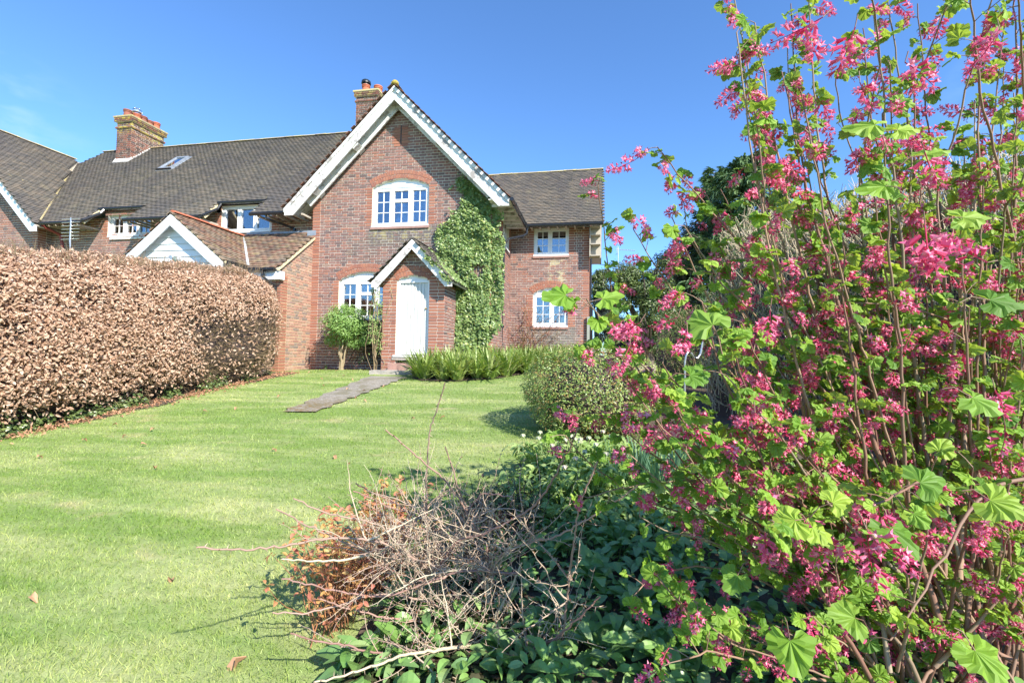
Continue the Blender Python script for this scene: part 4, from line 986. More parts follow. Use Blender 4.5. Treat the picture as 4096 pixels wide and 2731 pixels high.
# weatherboards
for k in range(9):
    z = 3.98+k*.16-.32*1; hw = (GAZ-.12-z)/GM
    if hw < .1: break
    hw2 = max(.02, (GAZ-.12-z-.155)/GM); hw = min(hw, 1.45); hw2 = min(hw2, 1.45)
    q = MB(); q.prism([(GAX-hw, GY+.12, z), (GAX+hw, GY+.12, z), (GAX+hw2, GY+.145, z+.156), (GAX-hw2, GY+.145, z+.156)], (0, .02, 0)); q.build('weatherboard', 'white_board', EXT)
q = MB(); q.box(GAX-1.4, GAX+1.4, GY+.17, EXY+.2, 1.4, 3.95); q.build('entrance_block', 'white_board', EXT)
q = MB(); q.prism([(GAX-1.35, GY+.17, 3.95), (GAX+1.35, GY+.17, 3.95), (GAX, GY+.17, GAZ-.12)], (0, .03, 0)); q.build('gable_backing', 'white_board', EXT)
q = MB(); q.box(-.86, .10, EXY+.04, -1.225, 3.66, 3.86); q.build('fascia_box', 'white_board', EXT)
gutter(EXT, [(-.84, EXY-.04, EXZ-.03), (-.0, EXY-.04, EXZ-.03)], .045); gutter(EXT, [(GAX+GFX+.04, GY+.03, EXZ+.03), (GAX+GFX+.04, EXY-.02, EXZ+.0)], .045)
pipe(EXT, [(-.33, EXY-.03, 3.88), (-.33, EXY-.03, 3.72), (-.10, -1.27, 3.50), (-.10, -1.27, 1.6)], .032, collars=[(-.33, EXY-.03, 3.76)])
q = MB(); a_ = np.array([-.83, -1.36, 4.0]); b_ = np.array([-2.28, .14, 5.16]); q.tube([a_, b_], .05, 6); q.build('lead_valley', 'pale_lead', EXT)
q = MB(); q.box(-2.25, -.01, .20, .235, 5.12, 5.30); q.build('lead_flashing', 'lead', EXT)
q = MB(); q.tube([(GAX+.0, GY+.1, 4.10), (GAX, GY-.02, 4.10)], .05, 10); q.tube([(GAX+.13, GY+.1, 4.10), (GAX+.13, GY-.02, 4.08)], .05, 10); q.tube([(GAX-.02, GY+.05, 4.04), (GAX+.15, GY+.05, 4.04)], .015, 6); q.build('floodlight', 'alu', EXT)

# stone step
st = MB(); za = float(ground(3.4, -1.6))
def rough_box(x0, x1, y0, y1, z0, z1, jit=.012, n=8):
    m_ = MB(); V = []; r_ = np.random.default_rng(3)
    for z in (z0, z1):
        for j in range(5):
            for i_ in range(n+1): V.append((x0+(x1-x0)*i_/n+r_.normal()*jit*.6, y0+(y1-y0)*j/4+r_.normal()*jit*.6, z+r_.normal()*jit*(.5 if z == z1 else 0)))
    F = []; w_ = n+1
    for j in range(4):
        for i_ in range(n): a_ = j*w_+i_; F.append((a_+5*w_, a_+1+5*w_, a_+w_+1+5*w_, a_+w_+5*w_))
    for i_ in range(n): F += [(i_, i_+1, i_+1+5*w_, i_+5*w_), (4*w_+i_, 4*w_+i_+1, 9*w_+i_+1, 9*w_+i_)]
    for j in range(4): a_ = j*w_; F += [(a_, a_+w_, a_+w_+5*w_, a_+5*w_), (a_+n, a_+n+w_, a_+n+w_+5*w_, a_+n+5*w_)]
    return V, F
V, F = rough_box(2.72, 3.75, -1.78, -1.25, 1.30, 1.505); put('stone_step', V, F, 'grey_stone', label='worn grey stone step in front of the white porch door', cat='step')
V, F = rough_box(2.90, 3.82, -1.245, -1.02, 1.35, 1.66); put('brick_step', V, F, 'sill_brick', label='small brick and stone step directly under the porch door', cat='step')

# aerials, hook, wire
def aerial(name, base, h, L, label, rot=0, n=9, r=.012, sc=1., arm=None):
    b_ = np.array(base, float); t_ = thing(name, label, 'aerial', base)
    p = MB(); p.tube([b_, b_+(0.03, 0, h*.5), b_+(0, 0, h)], .015*sc, 8); p.build('mast', 'alu', t_, smooth=False)
    d = np.array([cos(rot), sin(rot), 0]); e = np.array([-sin(rot), cos(rot), 0]); top = b_+(0, 0, h-.12)
    p = MB()
    if arm == 'fan':
        for k in range(n):
            z = top+ZV*(.12-k*.095); p.tube([z-d*L/2, z+d*L/2], r, 6)
        p.tube([top+ZV*.16, top-ZV*(n*.095-.12)], r*1.3, 6)
    else:
        p.tube([top-d*.1, top+d*L], r*1.2, 6)
        for k in range(n): c = top+d*(.1+L*.9*k/n); p.tube([c-e*.12-ZV*.03, c+e*.12+ZV*.03], r, 5)
        c = top-d*.05; p.tube([c-ZV*.2, c+ZV*.2], r, 5); p.tube([c-e*.15-ZV*.2, c+e*.15-ZV*.2], r, 5); p.tube([c-e*.15+ZV*.2, c+e*.15+ZV*.2], r, 5)
    p.build('antenna_rods', 'alu', t_)
aerial('television_aerial', (-6.88, -1.0, 3.3), 2.22, .62, 'grey television aerial on a thin mast between the beech hedge and the terrace wall', n=7, arm='fan', r=.011)
b_ = at(2470, 1200, 20.); aerial('television_aerial', b_, at(2470, 985, 20.)[2]-b_[2], .8, 'slim distant television aerial right of the house gable end, above the holly tree', rot=.4, n=8, r=.012)
q = Tubes(); a_, b_ = at(2360, 1052, 19.), at(3000, 1078, 24.)
q.add([a_*(1-t_)+b_*t_-np.array([0, 0, .25*math.sin(pi*t_)]) for t_ in np.linspace(0, 1, 12)], .012, 5)
o = put('overhead_cable', np.vstack(q.V), np.vstack(q.F), 'black_plastic', label='thin overhead cable running right from the house towards the trees', cat='cable')
hk = [at(2740, 1445, 4.6), at(2745, 1420, 4.6), at(2752, 1405, 4.6), at(2765, 1412, 4.6), at(2775, 1430, 4.6), at(2790, 1432, 4.6), at(2802, 1415, 4.6), at(2808, 1385, 4.6), at(2812, 1345, 4.6), at(2815, 1300, 4.6)]
q = MB(); q.tube([at(2738, 1850, 4.6)]+hk[:1]+hk[1:], .011, 6); q.build('plant_hook', 'alu', label='curved grey metal plant hook half hidden behind the pink shrub', cat='plant hook', smooth=True)

# ================================================================== PLANTS
def onplane_y(x, y, wy):
    d = CR*(x-2048)/FPX-CU*(y-1365.5)/FPX+CF; t_ = (wy-CP[1])/d[1]; return CP+d*t_
def gz(x, y): return float(ground(x, y))
def inpoly(x, y, poly):
    x = np.asarray(x); y = np.asarray(y); c = np.zeros(x.shape, bool); n_ = len(poly); j = n_-1
    for i_ in range(n_):
        xi, yi = poly[i_]; xj, yj = poly[j]
        c ^= ((yi > y) != (yj > y)) & (x < (xj-xi)*(y-yi)/(yj-yi+1e-12)+xi); j = i_
    return c
def vnoise(P, sc, seed=0):      # cheap smooth noise in [-1, 1]
    r_ = np.random.default_rng(seed); v = np.zeros(len(P))
    for k in range(6):
        d = r_.normal(size=3); d /= np.linalg.norm(d); v += np.sin(P@d*sc*(1+.45*k)+r_.random()*6.28)/(1+.3*k)
    return v/3.2

# ---- grass: one mass of mown blades
def grass():
    Ps = []; Ls = []
    for (y0, y1, x0, x1, dens, wd, ln) in ((-10.6, -9.0, 2.5, 7.6, 6500, .0032, .038), (-9.0, -7.4, 1.0, 7.6, 3600, .0042, .036), (-7.4, -5.2, -.3, 7.8, 1900, .0058, .034), (-5.2, -1.0, -1.0, 7.6, 950, .0085, .032), (-1.0, -.05, 0, 7, 420, .011, .03)):
        n_ = int((y1-y0)*(x1-x0)*dens); x = rng.uniform(x0, x1, n_); y = rng.uniform(y0, y1, n_)
        K = np.stack([x, y, ground(x, y)], -1); px, py, k = project(K)
        ok = (px > -60) & (px < 4150) & (py < 2800) & (x < bedx(y)-rng.random(n_)*.05) & (x > .66+.12*np.sin(y*2.1)+.06*np.sin(y*6)+rng.random(n_)*.1-.05)
        lx = np.interp(-y, [-r_[0][1] for r_ in PATH], [r_[0][0] for r_ in PATH]); rx = np.interp(-y, [-r_[0][1] for r_ in PATH], [r_[1][0] for r_ in PATH])
        yn = PATH[-1][0][1]; yf = PATH[0][0][1]
        ok &= ~((x > lx-.02+rng.random(n_)**2*.22) & (x < rx+.02-rng.random(n_)**2*.22) & (y > yn) & (y < yf+.4))
        ib = np.interp(x, IRL[:, 0], IRL[:, 1]-.1); ok &= ~((x > 3.95) & (y > ib)); ok &= ~((y > -.42) & (x < 2.7)); ok &= ~((x > 2.7) & (x < 3.8) & (y > -1.8))
        K = K[ok]; m_ = len(K); L = ln*rng.uniform(.35, .95, m_)*(1+.25*vnoise(K, 5, 3)); Ps.append((K, L, np.full(m_, wd)*rng.uniform(.7, 1.3, m_)))
    K = np.vstack([p[0] for p in Ps]); L = np.concatenate([p[1] for p in Ps]); W = np.concatenate([p[2] for p in Ps]); m_ = len(K)
    a = rng.uniform(0, 2*pi, m_); h = np.stack([np.cos(a), np.sin(a), np.zeros(m_)], -1)*(W/2)[:, None]
    b_ = rng.uniform(0, 2*pi, m_); lean = rng.uniform(.15, 1.1, m_); d = np.stack([np.cos(b_)*lean, np.sin(b_)*lean, np.full(m_, 1.)], -1); d /= np.linalg.norm(d, axis=1)[:, None]
    mid = K+d*(L*.55)[:, None]; d2 = d.copy(); d2[:, :2] *= 1.8; d2 /= np.linalg.norm(d2, axis=1)[:, None]; tip = mid+d2*(L*.5)[:, None]
    V = np.stack([K-h, K+h, mid+h*.8, mid-h*.8, tip], 1).reshape(-1, 3); o_ = (np.arange(m_)*5)[:, None, None]
    F = (np.array([[0, 1, 2], [0, 2, 3], [3, 2, 4]])[None]+o_).reshape(-1, 3)
    print('grass blades', m_)
    put('lawn_grass', V, F, 'grass_blade', kind='stuff', label='short mown green and straw-coloured lawn grass', cat='grass')
grass()

# ---- beech hedge
HX0 = -1.35; HY1 = -2.2; HH = 2.42
def hface(y, h):     # x of the right face at height h above the ground
    return .40+(.34+.30*np.clip((np.asarray(y)+4.5)/2.2, 0, 1))*np.sin(pi*np.clip(h/HH, 0, 1)**.75)+.05*np.sin(y*1.7)+.04*np.sin(y*4.1+h*3)
def hedge():
    H = thing('beech_hedge', 'big clipped beech hedge full of dry copper-brown leaves along the left of the lawn', 'hedge', (-.4, -5.5, gz(-.4, -5.5)))
    # solid dark core added to block light, reads as shaded gaps
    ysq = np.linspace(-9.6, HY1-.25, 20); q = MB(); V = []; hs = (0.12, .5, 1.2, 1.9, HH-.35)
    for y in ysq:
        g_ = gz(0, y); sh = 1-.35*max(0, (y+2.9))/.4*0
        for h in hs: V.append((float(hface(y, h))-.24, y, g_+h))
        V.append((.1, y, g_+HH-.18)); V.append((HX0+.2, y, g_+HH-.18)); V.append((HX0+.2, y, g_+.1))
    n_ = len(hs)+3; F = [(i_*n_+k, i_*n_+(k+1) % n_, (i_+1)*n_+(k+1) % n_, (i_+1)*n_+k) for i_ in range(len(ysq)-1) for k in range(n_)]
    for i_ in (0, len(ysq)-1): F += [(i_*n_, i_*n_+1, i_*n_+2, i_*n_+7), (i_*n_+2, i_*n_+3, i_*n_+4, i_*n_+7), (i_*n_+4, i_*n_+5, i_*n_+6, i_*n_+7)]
    put('shade_core', V, F, 'dark_twig', H)
    P = []; Nn = []
    # right face
    n_ = 36000; y = rng.uniform(-8.2, HY1, n_); h = rng.uniform(.12, HH, n_)
    P.append(np.stack([hface(y, h), y, ground(.3, y)+h], -1)); Nn.append(np.tile([1, 0, .15], (n_, 1)))
    n_ = 14000; y = rng.uniform(-8.2, HY1, n_); x = rng.uniform(HX0, .4, n_)
    P.append(np.stack([x, y, ground(.3, y)+HH+.03*np.sin(x*5+y*3)], -1)); Nn.append(np.tile([0, 0, 1], (n_, 1)))
    n_ = 7000; x = rng.uniform(HX0, .7, n_); h = rng.uniform(.1, HH, n_)
    P.append(np.stack([x, np.full(n_, HY1), ground(.3, HY1)+h], -1)); Nn.append(np.tile([0, 1, 0], (n_, 1)))
    P = np.vstack(P); Nn = np.vstack(Nn)
    # round the far end and the shoulders
    gg = ground(.3, P[:, 1]); h = P[:, 2]-gg
    xe = hface(P[:, 1], h)
    r = .55; dx = np.clip(P[:, 0]-(xe-r), 0, None); dz = np.clip(h-(HH-r), 0, None); dy = np.clip(P[:, 1]-(HY1-r), 0, None)
    L = np.sqrt(dx**2+dz**2+dy**2); f = np.where(L > r, r/np.maximum(L, 1e-6), 1)
    P[:, 0] += dx*(f-1); P[:, 1] += dy*(f-1); P[:, 2] += dz*(f-1)
    Nn = Nn*.4+np.stack([dx, dy, dz], -1)/r; Nn /= np.linalg.norm(Nn, axis=1)[:, None]
    clump = vnoise(P, 5, 1)+.6*vnoise(P, 13, 2)
    P = P+Nn*(clump*.06-rng.exponential(.06, len(P))+.03)[:, None]
    # sparse twiggy patch low down near the far end; thin at the bottom
    h = P[:, 2]-ground(.3, P[:, 1])
    bare = np.clip((P[:, 1]+5.0)/1.0, 0, 1)*np.clip((1.85-h)/.6, 0, 1)*.93
    low = np.clip((.58-h)/.36, 0, 1)*.94
    keep = (rng.random(len(P)) > np.maximum(bare, low)) & (rng.random(len(P)) < .93+.3*clump)
    P, Nn = P[keep], Nn[keep]
    R = frame(Nn*.9+rdir(len(P))*.9, rdir(len(P))+np.array([0, 0, -.5]))
    scatter(H, CURL, P, R, rng.uniform(.036, .066, len(P)), 'beech_leaf', 300, 'leaf', 'dry_leaves', keep=lambda Q: Q[:, 0] > .2)
    # twigs
    T = Tubes(); n_ = 5200; y = rng.uniform(-8, HY1-.1, n_); h = rng.uniform(.05, HH, n_); x = hface(y, h)
    for i_ in range(n_):
        top = i_ % 4 == 0
        ys_ = min(y[i_], HY1-.12)
        if not top and (ys_ > -5.2) == (i_ % 3 == 0) and i_ % 2: ys_ = random.uniform(-5.0, HY1-.05)
        if top: p = np.array([rng.uniform(HX0, .5), y[i_], gz(.3, y[i_])+HH-.12]); d = np.array([rng.normal()*.3, rng.normal()*.3, 1.]); l_ = rng.uniform(.12, .26)
        else:
            p = np.array([float(hface(ys_, h[i_]))-.16-.3*max(0, h[i_]-HH+.35), ys_, gz(.3, ys_)+h[i_]*.96]); d = np.array([.5, rng.normal()*.9+.5, rng.normal()*.45+.1]); l_ = rng.uniform(.12, .34)
            if ys_ > HY1-.4: p[0] -= .18*(ys_-HY1+.4)/.4
        d /= np.linalg.norm(d); k1 = p+d*l_*.5+rng.normal(size=3)*.012; T.add([p, k1, p+d*l_+rng.normal(size=3)*.02], [.004, .003, .0015], 3)
    T.build('twigs', 'hedge_twig', H, kind='stuff')
    # ivy and green shoots at its foot
    IV = thing('ivy_ground_cover', 'dark glossy ivy creeping along the shaded foot of the beech hedge', 'ivy', (.6, -4.5, gz(.6, -4.5)))
    n_ = 3800; y = rng.uniform(-8, -2.1, n_); x = .40+.22*rng.random(n_)+.05*np.sin(y*6); z = ground(x, y)+rng.exponential(.07, n_)+.01
    P = np.stack([x, y, z], -1)[vnoise(np.stack([x*0, y, z*0], -1), 4, 5) > -.35]
    scatter(IV, IVY, P, frame(np.array([.7, 0, .8])+rdir(len(P))*.6, rdir(len(P))), rng.uniform(.03, .055, len(P)), 'holly_leaf', 60, 'leaf', 'ivy_leaves')
    n_ = 1500; y = rng.uniform(-8, -1.6, n_); x = .62+rng.normal(size=n_)*.13; P = np.stack([x, y, ground(x, y)+.015+rng.random(n_)*.02], -1)
    V0 = scatter(None, CURL, P, frame(np.array([0, 0, 1.])+rdir(n_)*.5, rdir(n_)), rng.uniform(.03, .06, n_), 'dead_leaf', 0, heap='leaf_litter')
    V0['label'] = 'dry brown leaf litter scattered along the foot of the hedge'; V0['category'] = 'leaf litter'
_wl = worldloc
def worldloc(o): return np.zeros(3) if o is None else _wl(o)
hedge()

# fallen leaves on the lawn, one by one
lf = CURL[0]
for i_ in range(34):
    if i_ < 8: p = on_ground(*[(980, 2665), (118, 2408), (690, 2345), (810, 1655), (1290, 1545), (1120, 1590), (560, 1790), (330, 1770)][i_])
    else: p = np.array([rng.uniform(.9, 5.8), rng.uniform(-8.5, -1.2), 0])
    z = gz(p[0], p[1])+.035; s_ = .055 if i_ else .10
    q = frame(np.array([[rng.normal()*.3, rng.normal()*.3, 1.]]), rdir(1))[0]
    V = (lf[0]*s_)@q.T+np.array([p[0], p[1], z])
    put('fallen_leaf', V, lf[1], 'dead_leaf', label='single dry brown leaf lying on the short lawn grass' if i_ else 'largest pinkish-brown fallen leaf, on the lawn beside the orange-leaved shrub', cat='leaf', group='fallen leaves on the lawn')

# ---- ivy on the gable
IVP = [(1810, 735), (1850, 700), (1885, 715), (1910, 765), (1965, 790), (1992, 830), (1995, 900), (2012, 960), (2015, 1060), (2010, 1150), (2004, 1250), (1990, 1300), (1965, 1345), (1955, 1385), (1900, 1400), (1830, 1410), (1785, 1400), (1768, 1340), (1758, 1270), (1738, 1230), (1735, 1150), (1742, 1125), (1800, 1140), (1790, 1080), (1752, 1010), (1745, 960), (1762, 900), (1795, 880), (1803, 800), (1800, 760)]
pol = [onplane_y(x, y, -.12) for x, y in IVP]; pol = [(p[0], p[2]) for p in pol]
IVT = thing('ivy_plant', 'dense light green ivy climbing the right side of the tall brick gable', 'ivy', (4.6, -.1, 1.45))
n_ = 30000; x = rng.uniform(3.2, 5.4, n_); z = rng.uniform(1.4, 6.9, n_); ok = inpoly(x+.05*np.sin(z*9)+rng.normal(size=n_)*.045, z+rng.normal(size=n_)*.04, pol) & (z < 8.55-abs(x-2.5)); x, z = x[ok], z[ok]; _k = vnoise(np.stack([x, z*0, z], -1), 3.3, 77) > -.72+.5*rng.random(len(x)); x, z = x[_k], z[_k]
P = np.stack([x, -.05-.0*x, z], -1); cl = vnoise(P, 6, 9)+.5*vnoise(P, 15, 4); th = .10+.07*cl+.06*np.clip((3.2-z), 0, 1)
P[:, 1] = -np.clip(th, .03, .35)*rng.uniform(.55, 1.15, len(P))-.02
over = P[:, 0] > 5.05; P[over, 1] += .1
R = frame(np.array([.15, -.9, .55])+rdir(len(P))*.75, np.array([0, 0, -1.])+rdir(len(P))*.7)
scatter(IVT, IVY, P, R, rng.uniform(.045, .085, len(P)), 'ivy_leaf', 260, 'leaf', 'ivy_leaves')
n_ = 700; a = rng.random(n_)**.8; y = YF+rng.random(n_)*1.25-.03; sx = rng.uniform(.1, 1.08, n_); d_ = rng.random(n_)
msk = (y > YF+.9-.9*sx) | (sx > .62); P = np.stack([PAX+sx, y, PAZ-sx+.05+.03*rng.random(n_)], -1)[msk & (rng.random(n_) < .35+.6*(sx > .6))]
# sprigs hanging over the porch bargeboard
m_ = 260; sx = rng.uniform(.25, 1.0, m_); Q = np.stack([PAX+sx, np.full(m_, YF-.03)-.04*rng.random(m_), PAZ-sx-rng.random(m_)*.16*(np.sin(sx*17) > -.2)], -1); P = np.vstack([P, Q])
scatter(IVT, IVY, P, frame(np.array([.4, -.5, .8])+rdir(len(P))*.6, rdir(len(P))+np.array([.3, 0, -.6])), rng.uniform(.04, .065, len(P)), 'ivy_leaf', 40, 'leaf', 'porch_ivy_leaves')
T = Tubes()
for i_ in range(26):
    x0 = rng.uniform(4.25, 4.9); pts = [np.array([x0, -.03, 1.5])]
    for k in range(14): pts.append(pts[-1]+np.array([rng.normal()*.06, 0, .33])); pts[-1][2] = min(pts[-1][2], 6.4)
    T.add(pts[:rng.integers(6, 14)], .01, 4)
T.build('ivy_stems', 'hedge_twig', IVT, kind='stuff')

def clump_leaves(parent, c, rad, n_, tmpl, size, mat, single, squash=(1, 1, 1), shell=.6, bias=(0, -.2, .6), heap='foliage', piece='leaf', lump=.18, lsc=3.5, seed=0, tipb=(0, 0, 0), rmin=0, zmin=None, filt=None):
    c = np.array(c, float); d = rdir(n_); rr = (shell+(1-shell)*rng.random(n_)**.5)
    rr = rr*(1+lump*vnoise(d, lsc, seed)+lump*.5*vnoise(d, lsc*3, seed+1))
    P = c+d*rr[:, None]*rad*np.array(squash)
    if zmin is not None: P = P[P[:, 2] > zmin]
    if filt is not None: P = P[filt(P)]
    nn = (P-c)/(np.linalg.norm(P-c, axis=1)[:, None]+1e-6)
    R = frame(nn*.8+np.array(bias)+rdir(len(P))*.7, rdir(len(P))+np.array(tipb)+nn*.4)
    return scatter(parent, tmpl, P, R, rng.uniform(size[0], size[1], len(P)), mat, single, piece, heap)
def stems(parent, base, tips, r0, r1, mat, name='stem', bend=.08, joined=False, n=6, seg=6):
    T = Tubes()
    for tp in tips:
        b_ = np.array(base, float)+rng.normal(size=3)*np.array([.03, .03, 0]); tp = np.array(tp, float); L = np.linalg.norm(tp-b_)
        pts = [b_+(tp-b_)*t_+rng.normal(size=3)*bend*L*.25*math.sin(pi*t_) for t_ in np.linspace(0, 1, seg)]; r = np.linspace(r0, r1, seg)
        if joined: T.add(pts, r, n)
        else: V, F = tube_arr(pts, r, n); put(name, V, F, mat, parent, smooth=True)
    if joined: T.build(name, mat, parent, kind='stuff')

# ---- evergreen shrub with bare legs against the gable
b0 = np.array([1.30, -.55, gz(1.3, -.55)]); SH = thing('evergreen_shrub', 'small round bright green shrub on bare stems below the ground-floor gable window', 'shrub', b0)
cc = onplane_y(1372, 1296, -.55)
stems(SH, b0, [cc+np.array([dx, dy, -.15]) for dx, dy in ((-.2, 0), (-.1, .1), (0, -.05), (.12, .05), (.22, -.02), (.05, .12), (-.14, -.1))], .024, .012, 'shrub_trunk')
clump_leaves(SH, cc+np.array([.06, 0, .02]), .54, 3400, NARROW, (.06, .12), 'shrub_leaf', 200, (1.0, 1, .86), .4, (.1, -.3, .7), lump=.42, lsc=5, seed=3)
for px, py, r_, k in ((1455, 1362, .13, 260), (1320, 1362, .14, 220), (1425, 1375, .12, 160), (1405, 1375, .1, 100)): clump_leaves(SH, onplane_y(px, py, -.6), r_, k, NARROW, (.05, .08), 'shrub_leaf', 0, heap='lower_shoots')
# climber on the porch's left corner and woody climber under the window
CL = thing('climbing_plant', 'straggly climber with pale leaves on the left front corner of the brick porch', 'climber', (2.55, -1.05, 1.45))
T = Tubes()
for i_ in range(9):
    pts = [np.array([2.52+rng.normal()*.05, -1.05, 1.45])]
    for k in range(9): pts.append(pts[-1]+np.array([rng.normal()*.05, rng.normal()*.02, .22]))
    T.add(pts, .008, 4)
T.build('stems', 'hedge_twig', CL, kind='stuff')
P = np.stack([2.48+rng.normal(size=900)*.10, -1.06+rng.normal(size=900)*.06, rng.uniform(1.8, 3.5, 900)], -1); P = P[vnoise(P, 9, 8) > -.1]
scatter(CL, SMALL, P, frame(np.array([0, -.8, .5])+rdir(len(P))*.7, rdir(len(P))), rng.uniform(.035, .06, len(P)), 'pale_leaf', 60, 'leaf', 'foliage')
CW = thing('woody_climber', 'tangle of bare dark climber stems on the wall between green shrub and porch', 'climber', (2.1, -.15, 1.45))
T = Tubes()
for i_ in range(150):
    p = np.array([rng.uniform(1.5, 2.55), -.14-.15*rng.random(), rng.uniform(1.9, 2.75)]); pts = [p]; d = rdir(1)[0]*np.array([1, .25, .6])
    for k in range(5): d = d+rdir(1)[0]*.5*np.array([1, .2, 1]); pts.append(pts[-1]+d*.08)
    T.add(pts, rng.uniform(.003, .012), 4)
for i_ in range(6): T.add([(2.35+rng.normal()*.1, -.12, 1.42), (2.3+rng.normal()*.1, -.15, 1.9), (2.1+rng.normal()*.2, -.15, 2.3)], .016, 5)
T.build('stems', 'dark_twig', CW, kind='stuff')
P = np.stack([rng.uniform(1.6, 2.5, 420), -.2-.1*rng.random(420), rng.uniform(1.6, 2.7, 420)], -1); scatter(CW, IVY, P, frame(np.array([0, -.8, .5])+rdir(420)*.6, rdir(420)), .045, 'dark_leaf', 0, heap='dark_leaves')
# climbing rose in the corner of the wing
RO = thing('climbing_rose', 'nearly bare climbing rose with small reddish leaves in the corner by the wing window', 'rose', (5.5, 2.3, 1.6))
T = Tubes(); LP = []
for i_ in range(26):
    pts = [np.array([5.4+rng.uniform(-.15, .6), 2.35, 1.6])]; d = np.array([rng.normal()*.25, 0, 1.])
    for k in range(rng.integers(7, 13)): d = d+rng.normal(size=3)*np.array([.28, .05, .1]); pts.append(pts[-1]+d/np.linalg.norm(d)*.2); pts[-1][1] = min(pts[-1][1], 2.54); LP.append(pts[-1]+rng.normal(size=3)*.05)
    T.add(pts, np.linspace(.009, .003, len(pts)), 4)
T.build('stems', 'rose_leaf', RO, kind='stuff'); LP = np.array(LP*4)+rng.normal(size=(len(LP)*4, 3))*np.array([.08, .03, .08]); LP[:, 1] = np.minimum(LP[:, 1], 2.56)
scatter(RO, SMALL, LP, frame(np.array([0, -.7, .5])+rdir(len(LP))*.7, rdir(len(LP))), rng.uniform(.03, .055, len(LP)), 'rose_leaf', 60, 'leaf', 'foliage')
# ---- strap-leaved clumps in the border
k_ = 0; spots = []
for xx in np.arange(4.05, 7.5, .30):
    yf = float(np.interp(xx, IRL[:, 0], IRL[:, 1]))+.12
    for r_ in range(int(min(9, (2.3-yf)/.45))): spots.append((xx+rng.normal()*.06, yf+r_*.42+rng.normal()*.06, r_))
for (xx, yy, r_) in spots:
    if xx < 5.0 and yy > -.2: continue
    if xx < 4.2 and yy > -1.0: continue
    g_ = gz(xx, yy); o_ = thing('strap_leaf_clump', ['clump of arching green strap leaves at the lawn edge of the house border', 'clump of arching green strap leaves in the middle of the house border', 'clump of arching green strap leaves at the back, close to the brick wall'][0 if r_ == 0 else (1 if r_ < 4 else 2)], 'plant', (xx, yy, g_), 'strap-leaved clumps along the house border')
    m_ = 75 if r_ < 2 else 42; a = rng.uniform(0, 2*pi, m_); out_ = np.stack([np.cos(a), np.sin(a), np.zeros(m_)], -1); tilt = rng.uniform(.0, .75, m_)
    y_ = out_+0; z_ = ZV+out_*tilt[:, None]; z_ /= np.linalg.norm(z_, axis=1)[:, None]; x_ = np.cross(y_, z_); x_ /= np.linalg.norm(x_, axis=1)[:, None]; y2 = np.cross(z_, x_)
    R = np.stack([x_, y2, z_], -1); L = rng.uniform(.42, .74, m_); P = np.array([xx, yy, g_+.01])+out_*rng.uniform(.0, .11, m_)[:, None]
    scatter(o_, BLADE, P, R, L, 'strap_leaf', 10 if r_ < 1 else 0, 'leaf', 'blades')
# small grass tuft at the wall foot
o_ = thing('grass_tuft', 'small dark green grass tuft at the foot of the gable wall', 'plant', (.62, -.15, gz(.62, -.15))); m_ = 70; a = rng.uniform(0, 2*pi, m_); out_ = np.stack([np.cos(a), np.sin(a), np.zeros(m_)], -1)
R = frame(out_+ZV*.3, out_*.3+ZV); R = np.stack([R[:, :, 0], -R[:, :, 2], R[:, :, 1]], -1); scatter(o_, BLADE, np.array([.62, -.15, gz(.62, -.15)])+out_*.05, R, rng.uniform(.12, .22, m_), 'strap_leaf', 0, heap='blades')

# ---- round bush
gb = on_ground(2300, 1765); RBc = np.array([gb[0]+.16, gb[1]+.45, 0]); RBc[2] = gz(RBc[0], RBc[1])+.46
RBH = thing('round_bush', 'rounded small-leaved evergreen bush at the lawn edge, casting a round shadow', 'bush', (RBc[0], RBc[1], RBc[2]-.5))
clump_leaves(RBH, RBc, .82, 17000, SMALL, (.022, .040), 'box_leaf', 200, (1, 1, .70), .72, (.2, -.3, .6), lump=.10, lsc=5, seed=11, zmin=RBc[2]-.47)
stems(RBH, RBc-(0, 0, .5), RBc+rdir(160)*np.array([.72, .72, .5])*rng.uniform(.9, 1.1, (160, 1)), .006, .002, 'hedge_twig', 'twigs', joined=True, n=3)
T = Tubes()
c_ = MB(); c_.lathe(RBc-(0, 0, .42), [(.35, 0), (.55, .25), (.55, .5), (.3, .8), (0, .86)], 12); c_.build('shade_core', 'dark_twig', RBH, smooth=True)  # added solid dark core, stands in for shade inside the bush

# ================================================================== BACKGROUND TREES AND HEDGES
def tree(name, label, base, crown_c, rad, squash, n_, size, mat, tm=None, lump=.3, lsc=3, trunk=.16, shell=.5, seed=0, single=0, group=None, sub=7):
    t_ = thing(name, label, 'tree', base, group); base = np.array(base, float); cc_ = np.array(crown_c, float)
    stems(t_, base, [cc_], trunk, trunk*.45, 'tree_bark', 'trunk', .05, n=9)
    stems(t_, base+(cc_-base)*.45, cc_+rdir(14)*rad*np.array(squash)*.75, trunk*.4, .02, 'tree_bark', 'branch', .1, joined=True)
    r_ = np.random.default_rng(seed); Ps = []; Ns = []
    for k in range(sub*6):
        d = r_.normal(size=3); d /= np.linalg.norm(d); c = cc_+d*rad*np.array(squash)*r_.uniform(.25, .86); rr = rad*r_.uniform(.20, .38); m_ = int(n_/(sub*6))
        dd = rdir(m_); P = c+dd*(rr*(shell+(1-shell)*rng.random(m_))*(1+lump*vnoise(dd, 4, k)))[:, None]*np.array([1, 1, .8]); Ps.append(P); Ns.append(dd)
    P = np.vstack(Ps); Nn = np.vstack(Ns)
    ok = P[:, 2] > base[2]+.1; P, Nn = P[ok], Nn[ok]
    scatter(t_, tm or SMALL, P, frame(Nn+np.array([0, 0, .5])+rdir(len(P))*.6, rdir(len(P))), rng.uniform(size[0], size[1], len(P)), mat, single, 'leaf', 'crown')
    return t_
